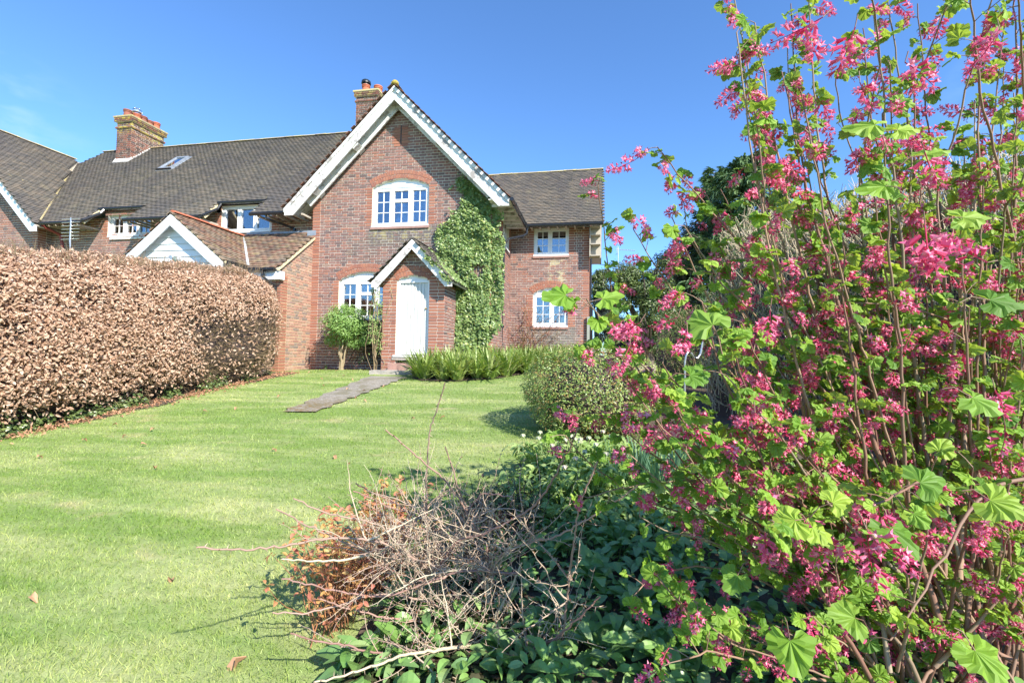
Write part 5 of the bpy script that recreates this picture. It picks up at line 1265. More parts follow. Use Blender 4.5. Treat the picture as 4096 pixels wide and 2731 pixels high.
c_ = at(2570, 1150, 15.); tree('holly_tree', 'rounded olive-green evergreen tree beyond the right end of the house', (c_[0], c_[1], gz(c_[0], c_[1])), c_, 1.35, (1.05, 1, 1.05), 20000, (.05, .10), 'holly_leaf', seed=5)
c_ = at(2600, 1330, 14.); tree('holly_tree', 'low dark evergreen tree under the rounded olive-green one', (c_[0], c_[1], gz(c_[0], c_[1])), c_, 1.0, (1.4, 1, .8), 9000, (.05, .10), 'holly_leaf', seed=6)
c_ = at(2440, 1290, 19.); tree('blue_spruce', 'dark bluish spruce just behind the right corner of the house', (c_[0], c_[1], gz(c_[0], c_[1])), c_, 1.05, (.7, .8, 1.5), 14000, (.06, .10), 'spruce_leaf', NARROW, seed=7)
c_ = at(2395, 1150, 24.); tree('holly_tree', 'slim green tree showing in the gap beside the house gable end', (c_[0], c_[1], gz(c_[0], c_[1])), c_, 1.1, (.6, .8, 1.2), 7000, (.07, .12), 'holly_leaf', seed=8)
c_ = at(2760, 1080, 19.); tree('holly_tree', 'dark evergreen tree standing left of the tall conifer', (c_[0], c_[1], gz(c_[0], c_[1])), c_, 1.9, (.8, 1, 1.3), 15000, (.08, .13), 'dark_leaf', seed=9)
def conifer(name, label, base, top, width, n_):
    t_ = thing(name, label, 'tree', base); base = np.array(base, float); H = top[2]-base[2]
    stems(t_, base, [np.array(top)-(0, 0, .3)], .2, .03, 'tree_bark', 'trunk', .01, n=8)
    P = []; D = []; T = Tubes()
    for k in range(190):
        h = random.random()**.8; z = base[2]+.3+h*(H-.4); L = width*(1-h)**.62*random.uniform(.7, 1.15)+.15; a = random.uniform(0, 2*pi); d = np.array([cos(a), sin(a), .28]); axx = np.array([base[0]*(1-h)+top[0]*h, base[1]*(1-h)+top[1]*h, z])
        m_ = int(n_/190); t1 = rng.random(m_)**.6; sag = np.stack([np.zeros(m_), np.zeros(m_), -.25*L*t1**2+.22*L*t1**6], -1)
        w_ = (1-t1*.75)*.22*L+.03
        P.append(axx+d*L*t1[:, None]+sag+rdir(m_)*w_[:, None]*np.array([1, 1, .35])); D.append(np.tile(d, (m_, 1))+rdir(m_)*.5)
        T.add([axx, axx+d*L*.6+(0, 0, -.09*L), axx+d*L+(0, 0, -.03*L)], [.03, .02, .006], 3)
    T.build('branches', 'tree_bark', t_, kind='stuff'); P = np.vstack(P); D = np.vstack(D)
    scatter(t_, NARROW, P, frame(rdir(len(P))*.6+ZV, D), rng.uniform(.14, .30, len(P)), 'conifer_leaf', 0, heap='crown')
t0 = at(2985, 618, 17.); conifer('conifer_tree', 'tall dark green conifer rising behind the pink-flowering shrub', (t0[0], t0[1], gz(t0[0], t0[1])), t0, 3.0, 30000)
t0 = at(2862, 672, 19.); conifer('conifer_tree', 'shorter spire of dark conifer left of the tallest conifer', (t0[0], t0[1], gz(t0[0], t0[1])), t0, 1.7, 12000)
def hedge_mass(name, label, a_, b_, wd, h0, h1, n_, size, mat, tw=None, tm=SMALL, heart='dark_twig', seed=1, cat='hedge'):
    """hedge along the line a-b on the ground"""
    a_, b_ = np.array(a_[:2], float), np.array(b_[:2], float); L = np.linalg.norm(b_-a_); d = (b_-a_)/L; nn = np.array([-d[1], d[0]]); mid = (a_+b_)/2
    t_ = thing(name, label, cat, (mid[0], mid[1], gz(*mid)))
    u = rng.random(n_); ang = rng.uniform(-.15, pi+.15, n_); rr = rng.uniform(.62, 1.05, n_)**.7
    off = np.cos(ang)*rr; hh = np.abs(np.sin(ang))**.55*rr; hmax = h0+(h1-h0)*u
    X_ = a_[0]+d[0]*L*u+nn[0]*off*wd; Y_ = a_[1]+d[1]*L*u+nn[1]*off*wd; P = np.stack([X_, Y_, ground(X_, Y_)+.05+hh*hmax], -1)
    nv = np.stack([nn[0]*off, nn[1]*off, hh*.8], -1); P = P+nv*(vnoise(P, 2.5, seed)+.5*vnoise(P, 7, seed+1))[:, None]*.16
    scatter(t_, tm, P, frame(nv+rdir(n_)*.7, rdir(n_)), rng.uniform(size[0], size[1], n_), mat, 0, heap='foliage')
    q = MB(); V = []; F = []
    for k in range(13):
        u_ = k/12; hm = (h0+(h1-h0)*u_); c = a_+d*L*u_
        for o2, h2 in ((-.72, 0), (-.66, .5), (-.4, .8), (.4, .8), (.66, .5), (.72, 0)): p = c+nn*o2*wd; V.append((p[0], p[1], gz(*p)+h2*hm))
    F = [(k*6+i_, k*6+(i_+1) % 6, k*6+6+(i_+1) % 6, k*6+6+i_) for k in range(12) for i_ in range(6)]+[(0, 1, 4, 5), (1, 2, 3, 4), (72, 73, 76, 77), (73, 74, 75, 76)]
    put('shade_core', V, F, heart, t_)  # added solid core in dark colour, blocks light behind the outer leaves
    if tw:
        T = Tubes(); n2, mat2, l0, l1 = tw
        for k in range(n2):
            p = P[rng.integers(0, n_)]; v = np.array([p[0]-(a_[0]+d[0]*L*.5), 0, 0])*0+np.append(nn*np.sign((p[:2]-a_)@nn)*.55, .8)+rdir(1)[0]*.6; v /= np.linalg.norm(v); l_ = rng.uniform(l0, l1)
            s0 = p-v*l_*.65; T.add([s0, s0+v*l_*.5+rdir(1)[0]*l_*.1, s0+v*l_+rdir(1)[0]*l_*.08], [.006, .004, .002], 3)
        T.build('twigs', mat2, t_, kind='stuff')
    return t_
g1, g2 = at(2950, 1400, 6.3), at(4500, 1400, 3.6)
hedge_mass('twiggy_hedge', 'pale twiggy hedge with tiny opening leaves behind the pink-flowering shrub', g1, g2, .8, 2.45, 2.75, 26000, (.018, .034), 'bud_leaf', (9000, 'pale_twig', .15, .5), seed=21)
g1, g2 = at(2640, 1400, 8.4), at(3300, 1400, 7.2)
hedge_mass('privet_hedge', 'dense fine-leaved green hedge behind the round bush', g1, g2, .5, 1.15, 1.5, 16000, (.03, .06), 'bamboo_leaf', (1500, 'hedge_twig', .1, .3), NARROW, seed=23)
hedge_mass('boundary_hedge', 'dark green boundary hedge far behind, right of the house', (8.6, 11.5), (34, 6.5), .9, 2.3, 2.6, 16000, (.08, .14), 'holly_leaf', seed=25)
hedge_mass('boundary_hedge', 'long dark hedge at the far right end of the garden', (13, -12), (15, 7), .9, 2.2, 2.4, 9000, (.08, .14), 'holly_leaf', seed=26)

# bare trees and a hedge across the garden behind the camera (seen in the window panes)
def bare_tree(label, base, H, seed):
    t_ = thing('bare_tree', label, 'tree', base); T = Tubes(); r_ = np.random.default_rng(seed)
    def grow(p, d, L, r, lv):
        pts = [p]
        for k in range(4): d = d+r_.normal(size=3)*.13; d /= np.linalg.norm(d); pts.append(pts[-1]+d*L/4)
        if lv == 0: V, F = tube_arr(pts, np.linspace(r, r*.65, 5), 8); put('trunk', V, F, 'tree_bark', t_, smooth=True)
        else: T.add(pts, np.linspace(r, r*.6, 5), 4)
        if lv < 5:
            for k in range(3 if lv < 4 else 4):
                e = d*.7+r_.normal(size=3)*.55+np.array([0, 0, .15]); e /= np.linalg.norm(e); grow(pts[2+(k % 3)], e, L*.72, r*.55, lv+1)
    grow(np.array(base, float), np.array([0, 0, 1.]), H*.3, .2, 0); T.build('branches', 'tree_bark', t_, kind='stuff')
bare_tree('bare leafless tree across the garden, seen only mirrored in the ground-floor gable window', (-8.5, -23, gz(-8.5, -23)), 9, 1)
bare_tree('bare leafless tree across the garden, seen only mirrored in the wing window', (3.2, -26, gz(3.2, -26)), 9, 2)

# ================================================================== FLOWER BED PLANTS
def bed_scatter(n_, x0, x1, y0, y1, cond=None):
    x = rng.uniform(x0, x1, n_); y = rng.uniform(y0, y1, n_); ok = x > bedx(y)+.10
    if cond is not None: ok &= cond(x, y)
    x, y = x[ok], y[ok]; P = np.stack([x, y, ground(x, y)], -1); px, py, k = project(P); ok = (k > .3) & (px > -100) & (px < 4300); return P[ok]
P = bed_scatter(17000, 6.6, 12.5, -10.6, -6.9); P[:, 2] += rng.random(len(P))**1.2*(.13+.07*vnoise(P, 3, 31)); P = P[vnoise(P, 4, 33) > -.62]
GC = scatter(None, OVATE, P, frame(np.array([0, -.15, 1.])+rdir(len(P))*.55, rdir(len(P))*np.array([1, 1, .3])+np.array([0, 0, -.12])), rng.uniform(.045, .095, len(P)), 'bed_leaf', 0, heap='ground_cover')
GC['label'] = 'low glossy green leafy ground cover filling the flower bed'; GC['category'] = 'ground cover'
P = bed_scatter(6500, 7.05, 9.2, -8.3, -6.7); P[:, 2] += rng.random(len(P))*(.18+.08*vnoise(P, 4, 35))
GC = scatter(None, OVATE, P, frame(np.array([0, -.15, 1.])+rdir(len(P))*.55, rdir(len(P))), rng.uniform(.04, .085, len(P)), 'pale_leaf', 0, heap='ground_cover')
GC['label'] = 'paler yellow-green leafy ground cover beyond the dark glossy patch'; GC['category'] = 'ground cover'
# large leaves at the bottom edge, one plant each
for i_, (px, py) in enumerate(((1450, 2700), (1640, 2640), (2060, 2690), (2260, 2560), (2420, 2650), (2200, 2250), (2380, 2350), (2560, 2450), (1620, 2480), (2650, 2650), (2480, 2200), (2700, 2300))):
    p = on_ground(px, py); o_ = thing('broad_leaved_plant', 'broad glossy green leaf rosette, '+['leftmost at the bottom edge of the photo', 'second from the left along the bottom edge', 'under the thorny shrub trunks at the bottom edge', 'just right of the thorny shrub trunks', 'at the bottom edge left of the pink shrub', 'furthest back under the thorny shrub twigs', 'right of the one furthest back under the twigs', 'in the gap between thorny and pink shrubs', 'beside the lowest orange leaves', 'rightmost at the bottom edge, under the pink shrub', 'behind the gap between the two shrubs', 'under the lowest pink flower sprays'][i_], 'plant', p, 'broad-leaved rosettes in the flower bed')
    m_ = 16; a = rng.uniform(0, 2*pi, m_); o2 = np.stack([np.cos(a), np.sin(a), rng.uniform(.2, 1.1, m_)], -1)
    R = frame(ZV-o2*.5+rdir(m_)*.15, o2); scatter(o_, OVATE, p+o2*.03+ZV*.03, R, rng.uniform(.09, .17, m_), 'bed_leaf', 16, 'leaf')
# hellebores
for i_, (px, py, nf) in enumerate(((2230, 1890, 7), (2330, 1880, 5), (2420, 1850, 4), (2260, 1990, 3), (2150, 1870, 4), (2380, 1960, 3))):
    p = on_ground(px, py+60); o_ = thing('hellebore', ['pale green hellebore with the most nodding flowers, at the lawn corner', 'pale green hellebore with nodding flowers, right of the fullest one', 'pale green hellebore next to the daffodil leaves', 'low pale green hellebore in front of the others', 'pale green hellebore nearest the round shadow on the lawn', 'pale green hellebore between the daffodils and the ground cover'][i_], 'plant', p, 'hellebores by the round bush')
    T = Tubes(); LP_ = []; FP = []
    for k in range(16): a = rng.uniform(0, 2*pi); d = np.array([cos(a)*.5, sin(a)*.5, 1.])*rng.uniform(.16, .34); T.add([p, p+d*.6+(0, 0, .02), p+d], .0035, 4); LP_.append(p+d)
    LPa = np.repeat(np.array(LP_), 6, 0); od = rdir(len(LPa))*np.array([1, 1, .35]); scatter(o_, NARROW, LPa, frame(ZV+rdir(len(LPa))*.3, od), rng.uniform(.09, .15, len(LPa)), 'pale_leaf', 24, 'leaf')
    for k in range(nf): d = np.array([rng.normal()*.1, rng.normal()*.1, rng.uniform(.34, .44)]); T.add([p, p+d*.6, p+d], .004, 4); FP.append(p+d)
    T.build('stalks', 'pale_leaf', o_, kind='stuff')
    for f_ in FP:
        m_ = 5; a = np.arange(5)*2*pi/5; od = np.stack([np.cos(a), np.sin(a), np.full(5, -.75)], -1); R = frame(np.stack([np.cos(a)*.8, np.sin(a)*.8, np.ones(5)], -1), od)
        V0, F0 = OVATE[1]; V = np.einsum('nij,vj->nvi', R*.034, V0*np.array([1.3, 1, 1]))+f_; put('flower', V.reshape(-1, 3), (F0[None]+(np.arange(5)*len(V0))[:, None, None]).reshape(-1, 3), 'hellebore_petal', o_)
# daffodils
for i_, (px, py) in enumerate(((2560, 1830), (2700, 1850), (2860, 1830), (2470, 1870), (2640, 1900), (2780, 1760))):
    p = on_ground(px, py+90); o_ = thing('daffodil_clump', ['daffodil clump of upright blue-green leaves behind the hellebores', 'daffodil clump behind the lowest pink sprays', 'daffodil clump furthest right under the pink shrub', 'daffodil clump touching the hellebores', 'daffodil clump nearest the ground cover', 'daffodil clump with a single open yellow flower'][i_], 'plant', p, 'daffodil clumps')
    m_ = 60; a = rng.uniform(0, 2*pi, m_); o2 = np.stack([np.cos(a), np.sin(a), np.zeros(m_)], -1); z_ = ZV+o2*rng.uniform(0, .38, m_)[:, None]; z_ /= np.linalg.norm(z_, axis=1)[:, None]; x_ = np.cross(o2, z_); x_ /= np.linalg.norm(x_, axis=1)[:, None]
    scatter(o_, [blade(3, .05, .08), blade(3, .045, .3)], p+o2*rng.uniform(0, .09, m_)[:, None], np.stack([x_, np.cross(z_, x_), z_], -1), rng.uniform(.26, .42, m_), 'daffodil_leaf', 12, 'leaf', 'blades')
    if i_ == 5:
        f_ = at(2655, 1618, project(p[None])[2][0]-.15); T = Tubes(); T.add([p, (p+f_)/2+(0.01, 0, .02), f_], .004, 5); T.build('flower_stalk', 'daffodil_leaf', o_)
        q = MB(); a = np.arange(6)*pi/3; out_ = np.stack([np.cos(a), np.full(6, -.15), np.sin(a)], -1); R = frame(np.tile([0, -1., .2], (6, 1)), out_); V0, F0 = OVATE[1]
        V = np.einsum('nij,vj->nvi', R*.036, V0)+f_; put('petals', V.reshape(-1, 3), (F0[None]+(np.arange(6)*len(V0))[:, None, None]).reshape(-1, 3), 'yellow_petal', o_)
        q.lathe((0, 0, 0), [(.008, 0), (.011, .015), (.016, .026)], 10); V = np.vstack(q.V); V = np.stack([V[:, 0], -V[:, 2], V[:, 1]], -1)+f_; put('trumpet', V, np.vstack(q.F), 'yellow_petal', o_)
# soft grass left growing at the bed edge
P = bed_scatter(5200, 6.9, 8.2, -8.6, -7.3); m_ = len(P); a = rng.uniform(0, 2*pi, m_); o2 = np.stack([np.cos(a), np.sin(a), np.zeros(m_)], -1); z_ = ZV+o2*rng.uniform(.1, .9, m_)[:, None]; z_ /= np.linalg.norm(z_, axis=1)[:, None]; x_ = np.cross(o2, z_); x_ /= np.linalg.norm(x_, axis=1)[:, None]
q = scatter(None, [blade(2, .05, .5)], P, np.stack([x_, np.cross(z_, x_), z_], -1), rng.uniform(.07, .15, m_), 'strap_leaf', 0, heap='rough_grass'); q['label'] = 'longer rough grass between the thorny shrub and the hellebores'; q['category'] = 'grass'

# orange-leaved shrub
OS = thing('orange_leaved_shrub', 'low twiggy shrub with fresh orange and coral leaves at the lawn edge', 'shrub', on_ground(1330, 2540))
T = Tubes(); LPo = []; Do = []
for k in range(150):
    t_ = rng.random(); b_ = on_ground(1290+330*t_, 2560-330*t_)+rng.normal(size=3)*np.array([.05, .05, 0]); b_[2] = gz(b_[0], b_[1])
    d = np.array([rng.normal()*.35-.12, rng.normal()*.35, 1.]); L = rng.uniform(.28, .56)*(1-.1*t_); pts = [b_]
    for j in range(6): d = d+rng.normal(size=3)*.14; pts.append(pts[-1]+d/np.linalg.norm(d)*L/6)
    T.add(pts, np.linspace(.0035, .0012, 7), 4)
    for j in (2, 3, 4, 5, 6):
        if rng.random() < .40+.1*j:
            for q_ in range(rng.integers(1, 4)+(2 if j == 6 else 0)): LPo.append(pts[j]+rng.normal(size=3)*.008); Do.append(rdir(1)[0]+np.array([0, 0, .6]))
T.build('stems', 'orange_stem', OS, kind='stuff'); LPo = np.array(LPo); Do = np.array(Do)
scatter(OS, OVATE, LPo, frame(ZV*.8+rdir(len(LPo))*.6, Do), rng.uniform(.022, .042, len(LPo)), 'orange_leaf', 300, 'leaf', 'leaves')
IVB = bed_scatter(3200, 6.7, 7.4, -9.8, -8.9); IVB[:, 2] += .02+rng.random(len(IVB))*.06
q = scatter(None, IVY, IVB, frame(ZV+rdir(len(IVB))*.5, rdir(len(IVB))), rng.uniform(.03, .05, len(IVB)), 'dark_leaf', 0, heap='ground_ivy'); q['label'] = 'dark small-leaved ivy under the orange-leaved shrub'; q['category'] = 'ivy'
# dark twiggy shrub beyond it
DS = thing('dark_twiggy_shrub', 'small dark shrub of black twigs with few leaves behind the thorny shrub', 'shrub', on_ground(1960, 2120))
T = Tubes(); LPd = []
for k in range(170):
    b_ = on_ground(1850+rng.random()*270, 2080+rng.random()*130); d = np.array([rng.normal()*.35, rng.normal()*.35, 1.]); L = rng.uniform(.2, .42); pts = [b_]
    for j in range(6): d = d+rng.normal(size=3)*.3; pts.append(pts[-1]+d/np.linalg.norm(d)*L/6)
    T.add(pts, np.linspace(.004, .0015, 7), 3); LPd += [p_+rng.normal(size=3)*.012 for p_ in pts[3:] for _ in range(2)]
T.build('stems', 'dark_twig', DS, kind='stuff'); LPd = np.array(LPd); scatter(DS, SMALL, LPd, frame(ZV+rdir(len(LPd)), rdir(len(LPd))), rng.uniform(.014, .03, len(LPd)), 'dark_leaf', 0, heap='leaves')

# ---- thorny shrub (bare, pale branches)
TH = thing('thorny_shrub', 'bare thorny shrub of pale tangled branches in the bottom centre foreground', 'shrub', on_ground(1960, 2600))
def cr(pts): return [(700+.7228*x, 1700+.7228*y) for x, y in pts]
TB = TH_b = on_ground(1960, 2600)
heads = [   # (crop points from tip inwards, distance at the tip, distance at the root, radius at the root)
 ([(120, 675), (300, 688), (450, 685), (600, 670), (740, 640), (870, 625), (1000, 625), (1150, 650), (1330, 740), (1480, 850)], 1.45, 2.1, .006),
 ([(1165, 25), (1290, 130), (1390, 215), (1480, 290), (1570, 400), (1640, 530), (1720, 660), (1740, 850)], 1.9, 2.2, .0065),
 ([(1494, -235), (1478, -180), (1460, -120), (1436, -50), (1415, 0), (1400, 130), (1390, 300), (1395, 500), (1385, 720), (1440, 900)], 2.0, 2.25, .005),
 ([(1495, 120), (1530, 220), (1560, 330), (1600, 430), (1660, 600)], 2.1, 2.3, .005),
 ([(655, 405), (760, 455), (850, 487), (940, 510), (1050, 530), (1180, 570), (1300, 620), (1400, 650), (1550, 760)], 1.8, 2.2, .006),
 ([(560, 465), (650, 510), (740, 560), (850, 605), (960, 660), (1080, 710), (1200, 745), (1350, 780), (1500, 850)], 1.7, 2.2, .007),
 ([(590, 740), (740, 755), (900, 750), (1090, 715), (1250, 760), (1450, 860)], 1.75, 2.2, .009),
 ([(590, 850), (760, 880), (830, 905), (950, 925), (1070, 950), (1200, 940), (1420, 860), (1600, 800), (1730, 810), (1900, 820)], 1.8, 2.1, .006),
 ([(540, 1035), (720, 1040), (900, 1000), (1040, 950), (1200, 930), (1420, 980), (1600, 1090)], 1.85, 2.2, .007),
 ([(770, 1420), (940, 1380), (1150, 1320), (1250, 1270), (1400, 1250), (1560, 1230), (1700, 1200)], 1.5, 2.0, .009),
 ([(1000, 320), (1100, 380), (1200, 420), (1350, 520), (1500, 640)], 2.2, 2.3, .004),
 ([(985, 365), (1080, 400), (1180, 455), (1300, 480), (1420, 560), (1560, 680)], 2.1, 2.3, .004),
 ([(2240, 10), (2180, 130), (2120, 250), (2070, 340), (1980, 460), (1830, 540), (1700, 600), (1560, 640), (1450, 800)], 1.6, 2.1, .007),
 ([(2340, 200), (2250, 400), (2220, 560), (2200, 700), (2180, 850), (2160, 1100), (2100, 1250), (1950, 1400)], 1.6, 2.0, .006),
 ([(2560, 340), (2352, 480), (2200, 570), (2100, 620), (1950, 650), (1800, 720), (1700, 900)], 1.7, 2.1, .006),
 ([(2352, 950), (2200, 1100), (2100, 1180), (1950, 1260), (1700, 1350)], 1.7, 2.0, .007),
 ([(640, 1150), (760, 1190), (950, 1220), (1120, 1260), (1300, 1290), (1500, 1400)], 1.7, 2.0, .006),
 ([(800, 960), (950, 1010), (1130, 1060), (1300, 1080), (1480, 1100), (1640, 1150)], 1.9, 2.2, .006),
 ([(1750, 330), (1760, 500), (1740, 640), (1760, 800), (1740, 1000), (1740, 1200)], 2.2, 2.2, .011),
 ([(1870, 395), (1700, 375), (1600, 500), (1620, 700), (1700, 900)], 2.1, 2.25, .006),
 ([(1920, 760), (1860, 900), (1780, 1050), (1750, 1200), (1780, 1430)], 2.1, 2.1, .017),
 ([(1480, 750), (1410, 870), (1405, 1050), (1480, 1100), (1620, 1200), (1640, 1430)], 2.2, 2.15, .016),
 ([(1650, 700), (1720, 850), (1745, 1000), (1740, 1200)], 2.2, 2.15, .014),
 ([(2160, 1120), (1950, 1230), (1780, 1290), (1680, 1350)], 2.0, 2.1, .013),
 ([(1300, 1150), (1420, 1250), (1560, 1430)], 2.0, 2.1, .012)]
TW = Tubes(); THN = Tubes(); buds = []
def branch3(pts, d0, d1):
    n_ = len(pts); return np.array([at(x, y, d0+(d1-d0)*i_/(n_-1)) for i_, (x, y) in enumerate(pts)])
def resample(P, step):
    seg = np.linalg.norm(np.diff(P, axis=0), axis=1); s_ = np.concatenate([[0], np.cumsum(seg)]); n_ = max(3, int(s_[-1]/step)); t_ = np.linspace(0, s_[-1], n_)
    return np.stack([np.interp(t_, s_, P[:, k]) for k in range(3)], -1)
allP = []
def spiny(P, r0, prob=.8):
    for k in range(1, len(P)-1):
        d = P[k+1]-P[k]; d /= np.linalg.norm(d)+1e-9; s_ = np.cross(d, rdir(1)[0]); s_ /= np.linalg.norm(s_)+1e-9
        if rng.random() < prob: L = rng.uniform(.009, .024); THN.add([P[k], P[k]+(s_+d*.25)*L*.5, P[k]+(s_+d*.3)*L], [.0022, .0014, .0003], 3)
        if rng.random() < .35: buds.append(P[k]+s_*.003)
for pts, d0, d1, r in heads:
    P = resample(branch3(cr(pts), d0, d1), .022); P[1:-1] += rng.normal(size=(len(P)-2, 3))*.0022
    rr = np.linspace(.0029, r*.95, len(P)); V, F = tube_arr(P, rr, 6); put('branch', V, F, 'thorn_branch' if r > .0072 else 'thorn_tip', TH, smooth=True); spiny(P, r); allP.append(P)
core = np.vstack([P[int(len(P)*.5):] for P in allP]); core = core[core[:, 2] < np.percentile(core[:, 2], 92)]
for k in range(620):
    p = core[rng.integers(0, len(core))].copy(); d = rdir(1)[0]*np.array([1, .8, .8])+np.array([-.1, -.1, .5]); d /= np.linalg.norm(d); L = rng.uniform(.08, .40); m_ = int(L/.022)+2; pts = [p]
    for j in range(m_): d = d+rng.normal(size=3)*.10; d /= np.linalg.norm(d); pts.append(pts[-1]+d*.022+rng.normal(size=3)*.0014)
    P = np.array(pts); TW.add(P, np.linspace(.0020 if k % 4 else .0042, .0009, len(P)), 4); spiny(P, .003, .65)
TW.build('twigs', 'thorn_twig', TH, kind='stuff'); THN.build('thorns', 'thorn_twig', TH, kind='stuff')
buds = np.array(buds); scatter(TH, [ovate(.6, .6, 0, 2)], buds, frame(rdir(len(buds)), rdir(len(buds))), rng.uniform(.006, .011, len(buds)), 'rose_leaf', 0, heap='buds')

# ================================================================== FLOWERING CURRANT (right foreground)
RB0 = np.array([9.15, -9.25, 0.]); RB0[2] = gz(*RB0[:2])
RI = thing('flowering_currant', 'large flowering shrub with hanging pink blossom and lobed green leaves, right foreground', 'shrub', RB0)
def petal_star():
    V = []; F = []; Mi = []
    n_ = 5
    for k in range(n_): a = 2*pi*k/n_; V.append((.0013*cos(a), 0, .0013*sin(a)))
    for k in range(n_): a = 2*pi*k/n_; V.append((.0027*cos(a), .0085, .0027*sin(a)))
    for k in range(n_): j = (k+1) % n_; F += [(k, n_+j, j), (k, n_+k, n_+j)]; Mi += [0, 0]
    for k in range(5):
        a = 2*pi*k/5; c, s_ = cos(a), sin(a); b_ = len(V)
        V += [(.0024*c-.0018*s_, .0085, .0024*s_+.0018*c), (.0024*c+.0018*s_, .0085, .0024*s_-.0018*c), (.0072*c, .0112, .0072*s_)]; F.append((b_, b_+1, b_+2)); Mi.append(0)
    V.append((0, .0095, 0)); c_ = len(V)-1
    for k in range(5): F.append((n_+k, n_+(k+1) % n_, c_)); Mi.append(1)
    return np.array(V), np.array(F), np.array(Mi)
FS = petal_star()
def raceme(seed, L=.062, nf=17, openf=1.):
    r_ = np.random.default_rng(seed); Vs = []; Fs = []; Ms = []; off = 0
    V, F = tube_arr([(0, 0, 0), (.002, L*.4, .002), (0, L, 0)], [.0011, .0009, .0005], 3); F = np.vstack([F[:, :3], F[:, [0, 2, 3]]]); Vs.append(V); Fs.append(F); Ms.append(np.full(len(F), 2)); off = len(V)
    for k in range(nf):
        t_ = .12+.88*k/nf; a = k*2.4+r_.normal()*.3; sc = (1.15-.5*t_)*r_.uniform(.85, 1.2); out_ = np.array([cos(a), .35+.5*t_+r_.normal()*.2, sin(a)]); out_ /= np.linalg.norm(out_)
        q = frame(np.cross(out_, r_.normal(size=3))[None], out_[None])[0]
        base = np.array([0, L*t_, 0])+out_*.006*sc
        if t_ > .86 or r_.random() > openf:      # closed bud
            V0, F0 = ovate(.55, .8, 0, 2); V = (V0*.009*sc)@q.T+base; Vs.append(V); Fs.append(F0+off); Ms.append(np.full(len(F0), 2)); off += len(V); continue
        V = (FS[0]*sc*1.25)@q.T+base; Vs.append(V); Fs.append(FS[1]+off); Ms.append(FS[2]); off += len(V)
    return np.vstack(Vs), np.vstack(Fs), np.concatenate(Ms)
RAC = [raceme(1), raceme(2, .075, 21), raceme(3, .052, 14), raceme(4, .06, 15, .6), raceme(5, .08, 22, .9)]
stemsR = []      # (pixels from the tip downwards, distance at the tip, at the root, root radius, leafiness)
def c3(p): return [(2400+.7653*x, .7653*y) for x, y in p]
